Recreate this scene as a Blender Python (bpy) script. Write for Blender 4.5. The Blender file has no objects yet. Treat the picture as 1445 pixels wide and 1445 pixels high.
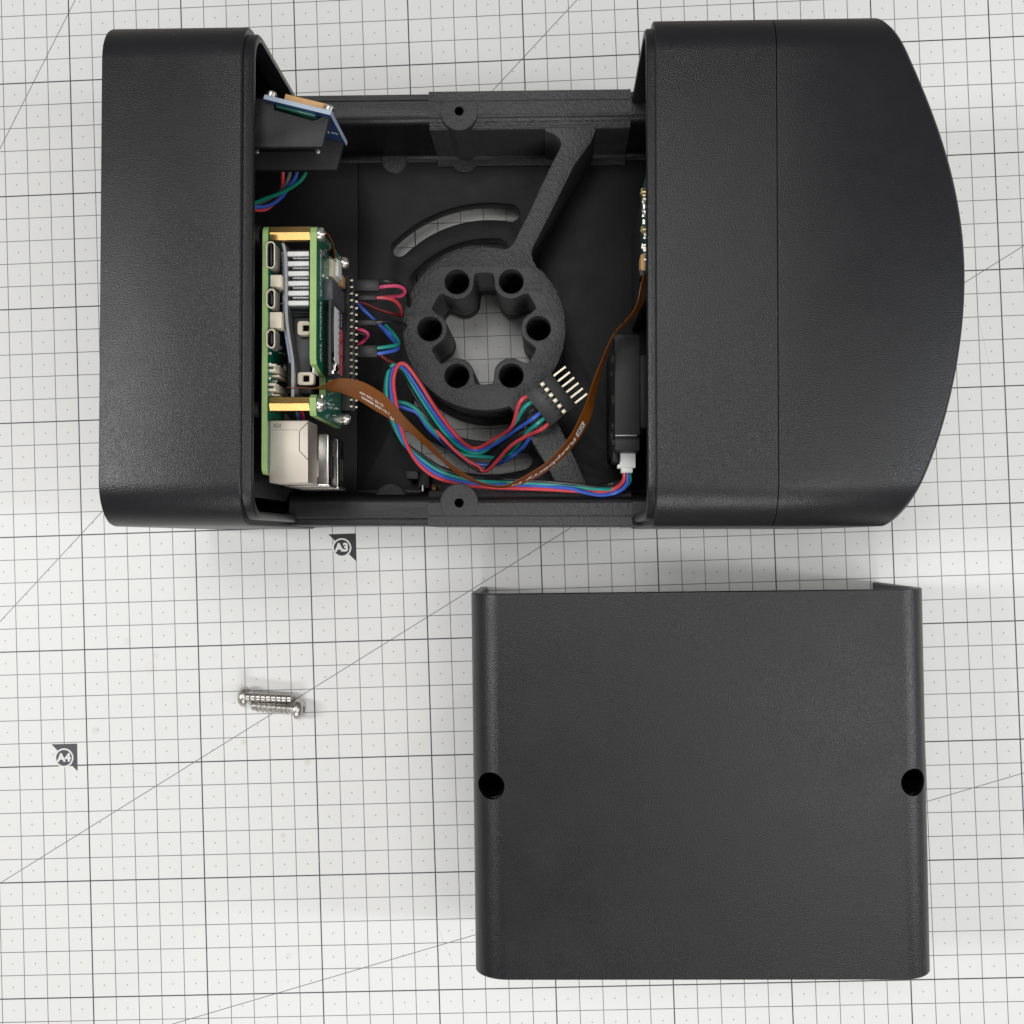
import bpy, bmesh, math, random
import numpy as np
from mathutils import Vector, Matrix

random.seed(7)
scene = bpy.context.scene
COL = scene.collection
S = 0.001                                   # everything below is in millimetres

# ------------------------------------------------------------------ camera
F = 1700.0 / 1445.0                         # focal length in picture widths
CAM = np.array([17.703754, -11.905156, 519.120757])
ROT = np.array([[0.9994189877, 0.0007809889, 0.0340745810],
                [0.0, 0.9997374406, -0.0229139655],
                [-0.0340835300, 0.0229006522, 0.9991565809]])
cam = bpy.data.cameras.new('camera')
cam.sensor_width = 36.0
cam.lens = 36.0 * F
cam.clip_start = 0.01
cam.clip_end = 50.0
cam_o = bpy.data.objects.new('camera', cam)
COL.objects.link(cam_o)
m4 = Matrix([list(ROT[i]) + [CAM[i] * S] for i in range(3)] + [[0, 0, 0, 1]])
cam_o.matrix_world = m4
scene.camera = cam_o

# ------------------------------------------------------------------ light
world = bpy.data.worlds.new('World')
scene.world = world
world.use_nodes = True
bg = world.node_tree.nodes['Background']
bg.inputs[0].default_value = (0.985, 0.99, 1.0, 1)
bg.inputs[1].default_value = 0.24


def area(name, loc, target, size, power, color):
    d = bpy.data.lights.new(name, 'AREA')
    d.shape = 'RECTANGLE'
    d.size, d.size_y = size[0] * S, size[1] * S
    d.energy = power
    d.color = color
    o = bpy.data.objects.new(name, d)
    COL.objects.link(o)
    o.location = Vector(loc) * S
    v = Vector(target) - Vector(loc)
    o.rotation_euler = v.to_track_quat('-Z', 'Y').to_euler()
    return o


area('fill_lamp', (640, -300, 1500), (60, -40, 0), (560, 600), 5.0, (1.0, 0.99, 0.97))
area('fill_lamp', (-140, 380, 1600), (-40, 60, 0), (420, 420), 5.8, (1.0, 0.99, 0.97))  # added fill, placed to brighten the mount's holes and slots
area('fill_lamp', (-1750, 60, 1700), (-60, 0, 0), (320, 900), 23.0, (1.0, 0.995, 0.985))
area('fill_lamp', (60, -2150, 1650), (0, 0, 0), (1200, 200), 23.0, (1.0, 0.995, 0.985))
area('fill_lamp', (2050, -250, 1180), (60, -20, 0), (230, 1200), 16.5, (0.95, 0.98, 1.0))
vs = scene.view_settings
vs.view_transform = 'Standard'
vs.look = 'None'
vs.exposure = -0.11
vs.gamma = 1.0


# ------------------------------------------------------------------ where a picture point lies
def _ray(px, py):
    return ROT @ np.array([(px - 722.5) / 1700.0, -(py - 722.5) / 1700.0, -1.0])


def W(px, py, z):
    d = _ray(px, py)
    return Vector(CAM + d * ((z - CAM[2]) / d[2]))


def WX(px, py, x):
    d = _ray(px, py)
    return Vector(CAM + d * ((x - CAM[0]) / d[0]))


# ------------------------------------------------------------------ materials
def nodes_of(name):
    m = bpy.data.materials.new(name)
    m.use_nodes = True
    nt = m.node_tree
    return m, nt, nt.nodes['Principled BSDF']


def principled(name, color, rough=0.5, metal=0.0, spec=0.5, coat=0.0, noise=None, bump=None, vary=0.0):
    """noise = scale (1/m) of a fine bump, bump = its strength; vary = colour variation"""
    m, nt, b = nodes_of(name)
    b.inputs['Base Color'].default_value = (*color, 1)
    b.inputs['Roughness'].default_value = rough
    b.inputs['Metallic'].default_value = metal
    b.inputs['Specular IOR Level'].default_value = spec
    b.inputs['Coat Weight'].default_value = coat
    tc = nt.nodes.new('ShaderNodeTexCoord')
    geo = nt.nodes.new('ShaderNodeNewGeometry')
    if noise:
        n = nt.nodes.new('ShaderNodeTexNoise')
        n.inputs['Scale'].default_value = noise
        n.inputs['Detail'].default_value = 3
        n.inputs['Roughness'].default_value = 0.6
        nt.links.new(geo.outputs['Position'], n.inputs['Vector'])
        bp = nt.nodes.new('ShaderNodeBump')
        bp.inputs['Strength'].default_value = bump[0]
        bp.inputs['Distance'].default_value = bump[1] * S
        nt.links.new(n.outputs['Fac'], bp.inputs['Height'])
        nt.links.new(bp.outputs['Normal'], b.inputs['Normal'])
    if vary:
        n2 = nt.nodes.new('ShaderNodeTexNoise')
        n2.inputs['Scale'].default_value = 130
        n2.inputs['Detail'].default_value = 5
        nt.links.new(geo.outputs['Position'], n2.inputs['Vector'])
        mx = nt.nodes.new('ShaderNodeMix')
        mx.data_type = 'RGBA'
        mx.inputs[6].default_value = (*[c * (1 - vary) for c in color], 1)
        mx.inputs[7].default_value = (*[min(1, c * (1 + vary)) for c in color], 1)
        nt.links.new(n2.outputs['Fac'], mx.inputs[0])
        nt.links.new(mx.outputs[2], b.inputs['Base Color'])
        mr = nt.nodes.new('ShaderNodeMapRange')
        mr.inputs[3].default_value = max(0.02, rough - 0.08)
        mr.inputs[4].default_value = min(1, rough + 0.08)
        nt.links.new(n2.outputs['Fac'], mr.inputs[0])
        nt.links.new(mr.outputs[0], b.inputs['Roughness'])
    return m


class NX:
    """tiny expression helper for math nodes"""
    def __init__(self, nt):
        self.nt = nt

    def __call__(self, op, a, b=None, c=None):
        n = self.nt.nodes.new('ShaderNodeMath')
        n.operation = op
        for i, v in enumerate((a, b, c)):
            if v is None:
                continue
            if isinstance(v, (int, float)):
                n.inputs[i].default_value = v
            else:
                self.nt.links.new(v, n.inputs[i])
        return n.outputs[0]


def textured_plastic(name, color, rough, spec=0.5):
    """matt black print with the grain of a powder coated plate, a few specks of dust and faint rubbed patches"""
    m, nt, b = nodes_of(name)
    X = NX(nt)
    geo = nt.nodes.new('ShaderNodeNewGeometry')
    pos = geo.outputs['Position']

    def noise(scale, detail=2.0, r=0.5):
        n = nt.nodes.new('ShaderNodeTexNoise')
        n.inputs['Scale'].default_value = scale
        n.inputs['Detail'].default_value = detail
        n.inputs['Roughness'].default_value = r
        nt.links.new(pos, n.inputs['Vector'])
        return n.outputs['Fac']
    g = noise(2500, 0.5, 0.5)
    big = noise(14, 3, 0.5)
    mid = noise(60, 4, 0.6)
    bp = nt.nodes.new('ShaderNodeBump')
    bp.inputs['Strength'].default_value = 0.7
    bp.inputs['Distance'].default_value = 0.13 * S
    nt.links.new(g, bp.inputs['Height'])
    nt.links.new(bp.outputs['Normal'], b.inputs['Normal'])
    # dust specks
    v = nt.nodes.new('ShaderNodeTexVoronoi')
    v.inputs['Scale'].default_value = 75
    nt.links.new(pos, v.inputs['Vector'])
    sep = nt.nodes.new('ShaderNodeSeparateColor')
    nt.links.new(v.outputs['Color'], sep.inputs[0])
    rad = X('MULTIPLY', X('GREATER_THAN', sep.outputs[0], 0.72), X('MULTIPLY', sep.outputs[1], 0.030))
    speck = X('LESS_THAN', v.outputs['Distance'], rad)
    f = X('ADD', X('MULTIPLY', big, 0.35), X('MULTIPLY', mid, 0.35))
    mx = nt.nodes.new('ShaderNodeMix')
    mx.data_type = 'RGBA'
    mx.inputs[6].default_value = (*[c * 0.80 for c in color], 1)
    mx.inputs[7].default_value = (*[c * 1.35 for c in color], 1)
    nt.links.new(f, mx.inputs[0])
    mx2 = nt.nodes.new('ShaderNodeMix')
    mx2.data_type = 'RGBA'
    mx2.inputs[7].default_value = (0.16, 0.16, 0.16, 1)
    nt.links.new(X('MULTIPLY', speck, 0.7), mx2.inputs[0])
    nt.links.new(mx.outputs[2], mx2.inputs[6])
    nt.links.new(mx2.outputs[2], b.inputs['Base Color'])
    nt.links.new(X('ADD', X('MULTIPLY', mid, 0.16), rough - 0.08), b.inputs['Roughness'])
    b.inputs['Specular IOR Level'].default_value = spec
    return m


def printed_plastic(name, color, rough, ang=45, pitch=0.9, spec=0.5):
    """black print with visible extrusion lines: diagonal infill on level faces, layer lines on upright ones"""
    m, nt, b = nodes_of(name)
    X = NX(nt)
    geo = nt.nodes.new('ShaderNodeNewGeometry')
    sp = nt.nodes.new('ShaderNodeSeparateXYZ')
    nt.links.new(geo.outputs['Position'], sp.inputs[0])
    sn = nt.nodes.new('ShaderNodeSeparateXYZ')
    nt.links.new(geo.outputs['True Normal'], sn.inputs[0])
    ca, sa = math.cos(math.radians(ang)), math.sin(math.radians(ang))
    n = nt.nodes.new('ShaderNodeTexNoise')
    n.inputs['Scale'].default_value = 700
    n.inputs['Detail'].default_value = 3
    nt.links.new(geo.outputs['Position'], n.inputs['Vector'])
    u = X('ADD', X('MULTIPLY', sp.outputs[0], ca), X('MULTIPLY', sp.outputs[1], sa))
    k = 2 * math.pi / (pitch * S)
    wv = X('SINE', X('ADD', X('MULTIPLY', u, k), X('MULTIPLY', n.outputs['Fac'], 2.0)))
    lay = X('SINE', X('MULTIPLY', sp.outputs[2], 2 * math.pi / (0.6 * S)))
    flat = X('GREATER_THAN', sn.outputs[2], 0.9)
    h = X('ADD', X('MULTIPLY', wv, flat), X('MULTIPLY', lay, X('SUBTRACT', 1.0, flat)))
    h = X('ADD', X('MULTIPLY', h, 0.30), X('MULTIPLY', n.outputs['Fac'], 4.5))
    bp = nt.nodes.new('ShaderNodeBump')
    bp.inputs['Strength'].default_value = 0.6
    bp.inputs['Distance'].default_value = 0.16 * S
    nt.links.new(h, bp.inputs['Height'])
    nt.links.new(bp.outputs['Normal'], b.inputs['Normal'])
    mx = nt.nodes.new('ShaderNodeMix')
    mx.data_type = 'RGBA'
    mx.inputs[6].default_value = (*[c * 0.75 for c in color], 1)
    mx.inputs[7].default_value = (*[c * 1.3 for c in color], 1)
    n3 = nt.nodes.new('ShaderNodeTexNoise')
    n3.inputs['Scale'].default_value = 160
    n3.inputs['Detail'].default_value = 5
    nt.links.new(geo.outputs['Position'], n3.inputs['Vector'])
    nt.links.new(X('ADD', X('MULTIPLY', n.outputs['Fac'], 0.7), X('MULTIPLY', n3.outputs['Fac'], 0.3)), mx.inputs[0])
    nt.links.new(mx.outputs[2], b.inputs['Base Color'])
    nt.links.new(X('ADD', X('MULTIPLY', n3.outputs['Fac'], 0.25), rough - 0.12), b.inputs['Roughness'])
    b.inputs['Specular IOR Level'].default_value = spec
    return m


M = {}
M['shell'] = textured_plastic('black_textured_plastic', (0.0086, 0.0087, 0.0104), 0.355, 0.48)
M['print'] = printed_plastic('black_printed_plastic', (0.044, 0.044, 0.046), 0.46)
M['tray'] = principled('black_tray_plastic', (0.0095, 0.0095, 0.0105), 0.55, spec=0.35, noise=900, bump=(0.35, 0.12), vary=0.2)
M['dark'] = principled('black_plain_plastic', (0.012, 0.012, 0.013), 0.42, noise=700, bump=(0.15, 0.08), vary=0.2)
M['gloss'] = principled('black_gloss_plastic', (0.010, 0.0095, 0.0095), 0.55, noise=300, bump=(0.05, 0.1), vary=0.2)
M['bracket'] = principled('black_bracket_plastic', (0.020, 0.020, 0.021), 0.55, noise=900, bump=(0.4, 0.14), vary=0.2)
M['hole_shade'] = principled('hole_shade_black', (0.003, 0.003, 0.003), 0.9, spec=0.1)  # shade inside holes and recesses, painted as near black
M['edge_green'] = principled('board_edge_green', (0.28, 0.42, 0.145), 0.5, vary=0.25)
M['board'] = principled('board_face_green', (0.008, 0.135, 0.075), 0.32, coat=0.3, vary=0.25)
M['silver'] = principled('plated_steel', (0.72, 0.68, 0.62), 0.28, metal=1.0, noise=500, bump=(0.08, 0.05), vary=0.12)
M['nickel'] = principled('nickel_sheet', (0.60, 0.545, 0.475), 0.52, metal=1.0, noise=800, bump=(0.12, 0.05), vary=0.10)
M['screw'] = principled('stainless_screw', (0.58, 0.555, 0.52), 0.36, metal=1.0, noise=600, bump=(0.06, 0.05), vary=0.08)
M['brass'] = principled('brass', (0.78, 0.50, 0.18), 0.36, metal=1.0, noise=900, bump=(0.15, 0.06), vary=0.1)
M['gold'] = principled('gold_plating', (0.86, 0.70, 0.38), 0.25, metal=1.0, vary=0.1)
M['pin'] = principled('pin_gold', (0.74, 0.67, 0.52), 0.38, metal=0.45)
M['darkreflect'] = principled('steel_painted_reflection', (0.20, 0.19, 0.18), 0.25, metal=1.0, noise=500, bump=(0.1, 0.06), vary=0.4)  # usb shells: dark reflections put into the steel's colour
M['plategrey'] = principled('grey_sheet_metal', (0.26, 0.26, 0.27), 0.40, metal=0.3, vary=0.15)
M['alu'] = principled('aluminium', (0.55, 0.55, 0.56), 0.45, metal=0.9, noise=900, bump=(0.15, 0.06), vary=0.08)
M['fin'] = principled('bright_anodised_fin', (0.80, 0.80, 0.80), 0.5, metal=0.25, vary=0.06)
M['cream'] = principled('cream_plastic', (0.74, 0.66, 0.52), 0.45, vary=0.06)
M['white'] = principled('white_plastic', (0.78, 0.79, 0.76), 0.40, vary=0.04)
M['label'] = principled('white_label', (0.72, 0.70, 0.70), 0.5, vary=0.03)
M['redlabel'] = principled('red_label', (0.42, 0.02, 0.03), 0.45, vary=0.1)
M['ink'] = principled('white_ink', (0.62, 0.70, 0.66), 0.5)
M['inkwhite'] = principled('pinkish_white_ink', (0.75, 0.62, 0.56), 0.5)
M['inkdark'] = principled('dark_ink', (0.03, 0.03, 0.032), 0.55)
M['inkgrey'] = principled('grey_ink', (0.075, 0.076, 0.085), 0.5)
M['grey'] = principled('dark_grey_ceramic', (0.045, 0.05, 0.055), 0.5, vary=0.15)
M['bluegrey'] = principled('slate_connector', (0.06, 0.07, 0.08), 0.45, vary=0.15)
M['bluepcb'] = principled('blue_board_edge', (0.33, 0.40, 0.49), 0.5, vary=0.12)
M['blueface'] = principled('blue_board_face', (0.015, 0.04, 0.14), 0.3, coat=0.3, vary=0.2)
M['tealface'] = principled('teal_glass_chip', (0.03, 0.12, 0.09), 0.2, coat=0.5, vary=0.5)
M['tan'] = principled('tan_strip', (0.52, 0.30, 0.13), 0.5, vary=0.1)
M['flex'] = principled('brown_polyimide', (0.20, 0.060, 0.006), 0.34, spec=0.3, noise=60, bump=(0.1, 0.3), vary=0.15)
M['tealpcb'] = principled('teal_board', (0.012, 0.055, 0.05), 0.35, vary=0.2)
M['bluetint'] = principled('blue_film', (0.30, 0.36, 0.52), 0.4, vary=0.1)
WIRE = {
    'red': principled('red_wire', (0.70, 0.07, 0.09), 0.36, vary=0.08),
    'pink': principled('pink_wire', (0.76, 0.08, 0.20), 0.36, vary=0.08),
    'darkred': principled('dark_red_wire', (0.24, 0.02, 0.03), 0.38, vary=0.08),
    'blue': principled('blue_wire', (0.05, 0.13, 0.60), 0.36, vary=0.08),
    'teal': principled('teal_wire', (0.015, 0.34, 0.28), 0.36, vary=0.08),
    'green': principled('green_wire', (0.014, 0.30, 0.19), 0.36, vary=0.08),
    'black': principled('black_wire', (0.012, 0.012, 0.013), 0.32, vary=0.1),
    'grey': principled('grey_wire', (0.22, 0.22, 0.22), 0.4, vary=0.08),
}


def mat_material():
    """white self healing cutting mat: 1 cm grid, heavier every 5 cm, a dot in each cell, four angle lines, faint stains"""
    m, nt, b = nodes_of('cutting_mat_print')
    X = NX(nt)
    tc = nt.nodes.new('ShaderNodeTexCoord')
    sp = nt.nodes.new('ShaderNodeSeparateXYZ')
    nt.links.new(tc.outputs['Object'], sp.inputs[0])
    u = X('MULTIPLY', sp.outputs[0], 100.0)      # centimetres
    v = X('MULTIPLY', sp.outputs[1], 100.0)

    def near(c, period):
        q = X('DIVIDE', c, period)
        return X('MULTIPLY', X('ABSOLUTE', X('SUBTRACT', X('FRACT', X('ADD', q, 0.5)), 0.5)), period)

    def line(d, half, soft=0.005):
        n = nt.nodes.new('ShaderNodeMapRange')
        n.inputs[1].default_value = half - soft
        n.inputs[2].default_value = half + soft
        n.inputs[3].default_value = 1.0
        n.inputs[4].default_value = 0.0
        nt.links.new(d, n.inputs[0])
        return n.outputs[0]
    # print that wavers a little in strength
    nz = nt.nodes.new('ShaderNodeTexNoise')
    nz.inputs['Scale'].default_value = 35
    nz.inputs['Detail'].default_value = 4
    nt.links.new(tc.outputs['Object'], nz.inputs['Vector'])
    du, dv = near(u, 1.0), near(v, 1.0)
    thin = X('MULTIPLY', X('MAXIMUM', line(du, 0.0165), line(dv, 0.0165)), X('ADD', 0.68, X('MULTIPLY', nz.outputs['Fac'], 0.30)))
    thick = X('MULTIPLY', X('MAXIMUM', line(near(u, 5.0), 0.027), line(near(v, 5.0), 0.027)), 0.98)
    ink = X('MAXIMUM', thin, thick)
    # angle lines through two picture-measured points each, in mat centimetres
    for (x0, y0, x1, y1) in ((0.41, 3.78, -3.40, -3.20), (0.39, -19.55, 22.58, 2.71),
                             (-4.16, -35.11, 41.30, -8.89), (2.83, -41.38, 40.23, -31.39)):
        dx, dy = x1 - x0, y1 - y0
        L = math.hypot(dx, dy)
        a, bb = -dy / L, dx / L
        c = a * x0 + bb * y0
        d = X('ABSOLUTE', X('SUBTRACT', X('ADD', X('MULTIPLY', u, a), X('MULTIPLY', v, bb)), c))
        ink = X('MAXIMUM', ink, X('MULTIPLY', line(d, 0.017), 0.82))
    du2, dv2 = near(X('ADD', u, 0.5), 1.0), near(X('ADD', v, 0.5), 1.0)
    dd = X('SQRT', X('ADD', X('MULTIPLY', du2, du2), X('MULTIPLY', dv2, dv2)))
    ink = X('MAXIMUM', ink, X('MULTIPLY', line(dd, 0.032, 0.014), 0.55))
    # stains
    stain = None
    for (sx, sy, r, k) in ((6.87, -29.19, 0.13, 0.85), (9.62, -30.12, 0.15, 0.7), (0.40, -28.52, 0.16, 0.5), (3.13, -25.35, 0.14, 0.45), (1.90, -24.69, 0.16, 0.35),
                           (8.48, -33.26, 0.12, 0.7), (4.47, -30.75, 0.10, 0.5), (8.58, -38.39, 0.12, 0.4), (3.75, -34.69, 0.10, 0.4), (35.64, -22.27, 0.09, 0.5), (2.9, -25.9, 0.3, 0.2)):
        ax, ay = X('SUBTRACT', u, sx), X('SUBTRACT', v, sy)
        d = X('SQRT', X('ADD', X('MULTIPLY', ax, ax), X('MULTIPLY', ay, ay)))
        d = X('ADD', d, X('MULTIPLY', X('SUBTRACT', nz.outputs['Fac'], 0.5), 0.25))
        s = X('MULTIPLY', line(d, r, 0.06), k)
        stain = s if stain is None else X('MAXIMUM', stain, s)
    soil = nt.nodes.new('ShaderNodeTexNoise')
    soil.inputs['Scale'].default_value = 9
    soil.inputs['Detail'].default_value = 6
    nt.links.new(tc.outputs['Object'], soil.inputs['Vector'])

    def mix(fac, ca, cb):
        n = nt.nodes.new('ShaderNodeMix')
        n.data_type = 'RGBA'
        for i, c in ((6, ca), (7, cb)):
            if isinstance(c, tuple):
                n.inputs[i].default_value = (*c, 1)
            else:
                nt.links.new(c, n.inputs[i])
        nt.links.new(fac, n.inputs[0])
        return n.outputs[2]
    base = mix(soil.outputs['Fac'], (0.755, 0.755, 0.740), (0.790, 0.786, 0.770))
    base = mix(X('MULTIPLY', stain, 0.6), base, (0.58, 0.52, 0.38))
    scr = None
    for (x0, y0, x1, y1) in ((15.0, -37.2, 15.7, -39.0), (26.6, -2.2, 24.3, -1.5), (8.1, 0.6, 9.6, 0.2), (2.0, -30.3, 2.9, -30.45), (35.3, -26.0, 36.1, -27.6), (17.6, -31.0, 19.5, -31.6), (39.0, -12.0, 39.4, -14.2)):
        dx, dy = x1 - x0, y1 - y0
        L = math.hypot(dx, dy)
        wob = X('MULTIPLY', X('SUBTRACT', nz.outputs['Fac'], 0.5), 0.25)
        d = X('ABSOLUTE', X('ADD', wob, X('ADD', X('MULTIPLY', X('SUBTRACT', u, x0), -dy / L), X('MULTIPLY', X('SUBTRACT', v, y0), dx / L))))
        t = X('ADD', X('MULTIPLY', X('SUBTRACT', u, x0), dx / L), X('MULTIPLY', X('SUBTRACT', v, y0), dy / L))
        inside = X('MULTIPLY', X('GREATER_THAN', t, 0.0), X('LESS_THAN', t, L))
        q = X('MULTIPLY', line(d, 0.014), inside)
        scr = q if scr is None else X('MAXIMUM', scr, q)
    base = mix(X('MULTIPLY', scr, 0.28), base, (0.30, 0.29, 0.27))
    vor = nt.nodes.new('ShaderNodeTexVoronoi')
    vor.inputs['Scale'].default_value = 55
    nt.links.new(tc.outputs['Object'], vor.inputs['Vector'])
    sc2 = nt.nodes.new('ShaderNodeSeparateColor')
    nt.links.new(vor.outputs['Color'], sc2.inputs[0])
    fleck = X('LESS_THAN', vor.outputs['Distance'], X('MULTIPLY', X('GREATER_THAN', sc2.outputs[0], 0.86), X('MULTIPLY', sc2.outputs[1], 0.028)))
    base = mix(X('MULTIPLY', fleck, 0.35), base, (0.32, 0.30, 0.27))
    col = mix(ink, base, (0.055, 0.057, 0.062))
    nt.links.new(col, b.inputs['Base Color'])
    b.inputs['Roughness'].default_value = 0.42
    b.inputs['Specular IOR Level'].default_value = 0.35
    n2 = nt.nodes.new('ShaderNodeTexNoise')
    n2.inputs['Scale'].default_value = 1500
    nt.links.new(tc.outputs['Object'], n2.inputs['Vector'])
    bp = nt.nodes.new('ShaderNodeBump')
    bp.inputs['Strength'].default_value = 0.15
    bp.inputs['Distance'].default_value = 0.05 * S
    nt.links.new(n2.outputs['Fac'], bp.inputs['Height'])
    nt.links.new(bp.outputs['Normal'], b.inputs['Normal'])
    return m


M['mat'] = mat_material()
M['matwhite'] = principled('mat_white', (0.76, 0.755, 0.735), 0.42, spec=0.35)
M['table'] = principled('table_laminate', (0.35, 0.33, 0.30), 0.5, vary=0.1)

# ------------------------------------------------------------------ mesh building
WPOS = {}                                   # object -> world position in mm


class MB:
    def __init__(self):
        self.v, self.f = [], []

    def add(self, verts, faces):
        o = len(self.v)
        self.v += [tuple(p) for p in verts]
        self.f += [tuple(i + o for i in q) for q in faces]
        return self

    def box(self, x0, x1, y0, y1, z0, z1):
        x0, x1 = min(x0, x1), max(x0, x1)
        y0, y1 = min(y0, y1), max(y0, y1)
        z0, z1 = min(z0, z1), max(z0, z1)
        v = [(x, y, z) for z in (z0, z1) for y in (y0, y1) for x in (x0, x1)]
        return self.add(v, [(0, 2, 3, 1), (4, 5, 7, 6), (0, 1, 5, 4), (2, 6, 7, 3), (0, 4, 6, 2), (1, 3, 7, 5)])

    def pbox(self, a, b, c, d, zt, zb):
        """box whose top (at height zt) covers the picture rectangle a..c, b..d"""
        p, q = W(a, d, zt), W(c, b, zt)
        return self.box(p.x, q.x, p.y, q.y, zb, zt)

    def obox(self, origin, ux, uy, uz, dx, dy, dz):
        """box in a turned frame: dx, dy, dz are (from, to) along unit vectors"""
        o = Vector(origin)
        v = [o + ux * x + uy * y + uz * z for z in dz for y in dy for x in dx]
        return self.add(v, [(0, 2, 3, 1), (4, 5, 7, 6), (0, 1, 5, 4), (2, 6, 7, 3), (0, 4, 6, 2), (1, 3, 7, 5)])

    def loft(self, rings, cap0=True, cap1=True, closed=True):
        n = len(rings[0])
        v = [p for r in rings for p in r]
        f = []
        for k in range(len(rings) - 1):
            for i in range(n if closed else n - 1):
                j = (i + 1) % n
                f.append((k * n + i, k * n + j, (k + 1) * n + j, (k + 1) * n + i))
        if cap0:
            f.append(tuple(range(n))[::-1])
        if cap1:
            f.append(tuple((len(rings) - 1) * n + i for i in range(n)))
        return self.add(v, f)

    def lathe(self, origin, axis, prof, n=24):
        """prof: list of (radius, height along axis)"""
        a = Vector(axis).normalized()
        t = a.orthogonal().normalized()
        s = a.cross(t)
        o = Vector(origin)
        rings = []
        for r, h in prof:
            rings.append([o + a * h + (t * math.cos(2 * math.pi * i / n) + s * math.sin(2 * math.pi * i / n)) * max(r, 1e-4) for i in range(n)])
        return self.loft(rings)

    def prism(self, pts, z0, z1):
        """pts: (x, y) outline"""
        return self.loft([[(x, y, z0) for x, y in pts], [(x, y, z1) for x, y in pts]])

    def tube(self, pts, r, n=10, caps=True):
        P = [Vector(p) for p in pts]
        rings = []
        up = Vector((0, 0, 1))
        prev = None
        for i, p in enumerate(P):
            t = (P[min(i + 1, len(P) - 1)] - P[max(i - 1, 0)]).normalized()
            if prev is None:
                s = t.cross(up)
                if s.length < 1e-3:
                    s = t.cross(Vector((1, 0, 0)))
            else:
                s = prev - t * prev.dot(t)
            s.normalize()
            prev = s
            w = t.cross(s)
            rings.append([p + (s * math.cos(2 * math.pi * k / n) + w * math.sin(2 * math.pi * k / n)) * r for k in range(n)])
        return self.loft(rings, caps, caps)

    def build(self, name, mat, parent=None, bevel=0.0, seg=2, smooth=True, angle=35, origin=None):
        A = np.array(self.v)
        if origin is None:
            c = (A.min(0) + A.max(0)) / 2
            if parent is None:
                c[2] = A[:, 2].min()
        else:
            c = np.array(origin, float)
        bm = bmesh.new()
        vs_ = [bm.verts.new(Vector(p) * S) for p in (A - c)]
        for f in self.f:
            try:
                bm.faces.new([vs_[i] for i in f])
            except ValueError:
                pass
        bmesh.ops.remove_doubles(bm, verts=bm.verts, dist=1e-7)
        bmesh.ops.recalc_face_normals(bm, faces=bm.faces)
        if bevel:
            ed = [e for e in bm.edges if len(e.link_faces) == 2 and e.calc_face_angle(0) > math.radians(40)]
            bmesh.ops.bevel(bm, geom=ed, offset=bevel * S, segments=seg, affect='EDGES', clamp_overlap=True, profile=0.5)
        me = bpy.data.meshes.new(name)
        bm.to_mesh(me)
        bm.free()
        return finish(name, me, mat, parent, c, smooth, angle)


def finish(name, me, mat, parent, c, smooth=True, angle=35):
    if smooth:
        me.polygons.foreach_set('use_smooth', [True] * len(me.polygons))
        me.set_sharp_from_angle(angle=math.radians(angle))
    for q in (mat if isinstance(mat, (list, tuple)) else [mat]):
        me.materials.append(M[q] if isinstance(q, str) else q)
    o = bpy.data.objects.new(name, me)
    COL.objects.link(o)
    c = Vector(c)
    if parent is not None:
        o.parent = parent
        o.location = (c - WPOS[parent]) * S
    else:
        o.location = c * S
    WPOS[o] = c
    return o


def tag(o, label=None, cat=None, group=None, kind=None):
    for k, v in (('label', label), ('category', cat), ('group', group), ('kind', kind)):
        if v:
            o[k] = v
    return o


def thing(name, loc, label, cat, group=None):
    o = bpy.data.objects.new(name, None)
    o.empty_display_size = 0.01
    COL.objects.link(o)
    o.location = Vector(loc) * S
    WPOS[o] = Vector(loc)
    return tag(o, label, cat, group)


def clone(o, name, loc, parent):
    """a copy that shares the mesh of o, placed at loc (mm)"""
    c = o.copy()
    c.name = name
    COL.objects.link(c)
    c.parent = parent
    WPOS[c] = Vector(loc)
    c.location = (Vector(loc) - (WPOS[parent] if parent else Vector())) * S
    return c


def copy_children(src, dst):
    for ch in list(src.children):
        c = clone(ch, ch.name.split('.')[0], WPOS[ch] - WPOS[src] + WPOS[dst], dst)
        c.rotation_euler = ch.rotation_euler
        copy_children(ch, c)


def flat_mesh(name, loops, z0, z1, bevel=0.0):
    """filled outline with holes, drawn upright from z0 to z1; returns a mesh around the loops' own coordinates"""
    cu = bpy.data.curves.new(name, 'CURVE')
    cu.dimensions = '2D'
    cu.fill_mode = 'BOTH'
    cu.extrude = (z1 - z0) / 2 - bevel
    cu.bevel_depth = bevel
    cu.bevel_resolution = 1
    cu.offset = -bevel
    for lp in loops:
        sp = cu.splines.new('POLY')
        sp.points.add(len(lp) - 1)
        for p, q in zip(sp.points, lp):
            p.co = (q[0], q[1], 0, 1)
        sp.use_cyclic_u = True
    o = bpy.data.objects.new(name, cu)
    COL.objects.link(o)
    dg = bpy.context.evaluated_depsgraph_get()
    dg.update()
    me = bpy.data.meshes.new_from_object(o.evaluated_get(dg))
    bpy.data.objects.remove(o)
    bpy.data.curves.remove(cu)
    mb = MB()
    zc = (z0 + z1) / 2
    mb.add([(v.co.x, v.co.y, v.co.z + zc) for v in me.vertices], [tuple(p.vertices) for p in me.polygons])
    bpy.data.meshes.remove(me)
    return mb


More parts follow.
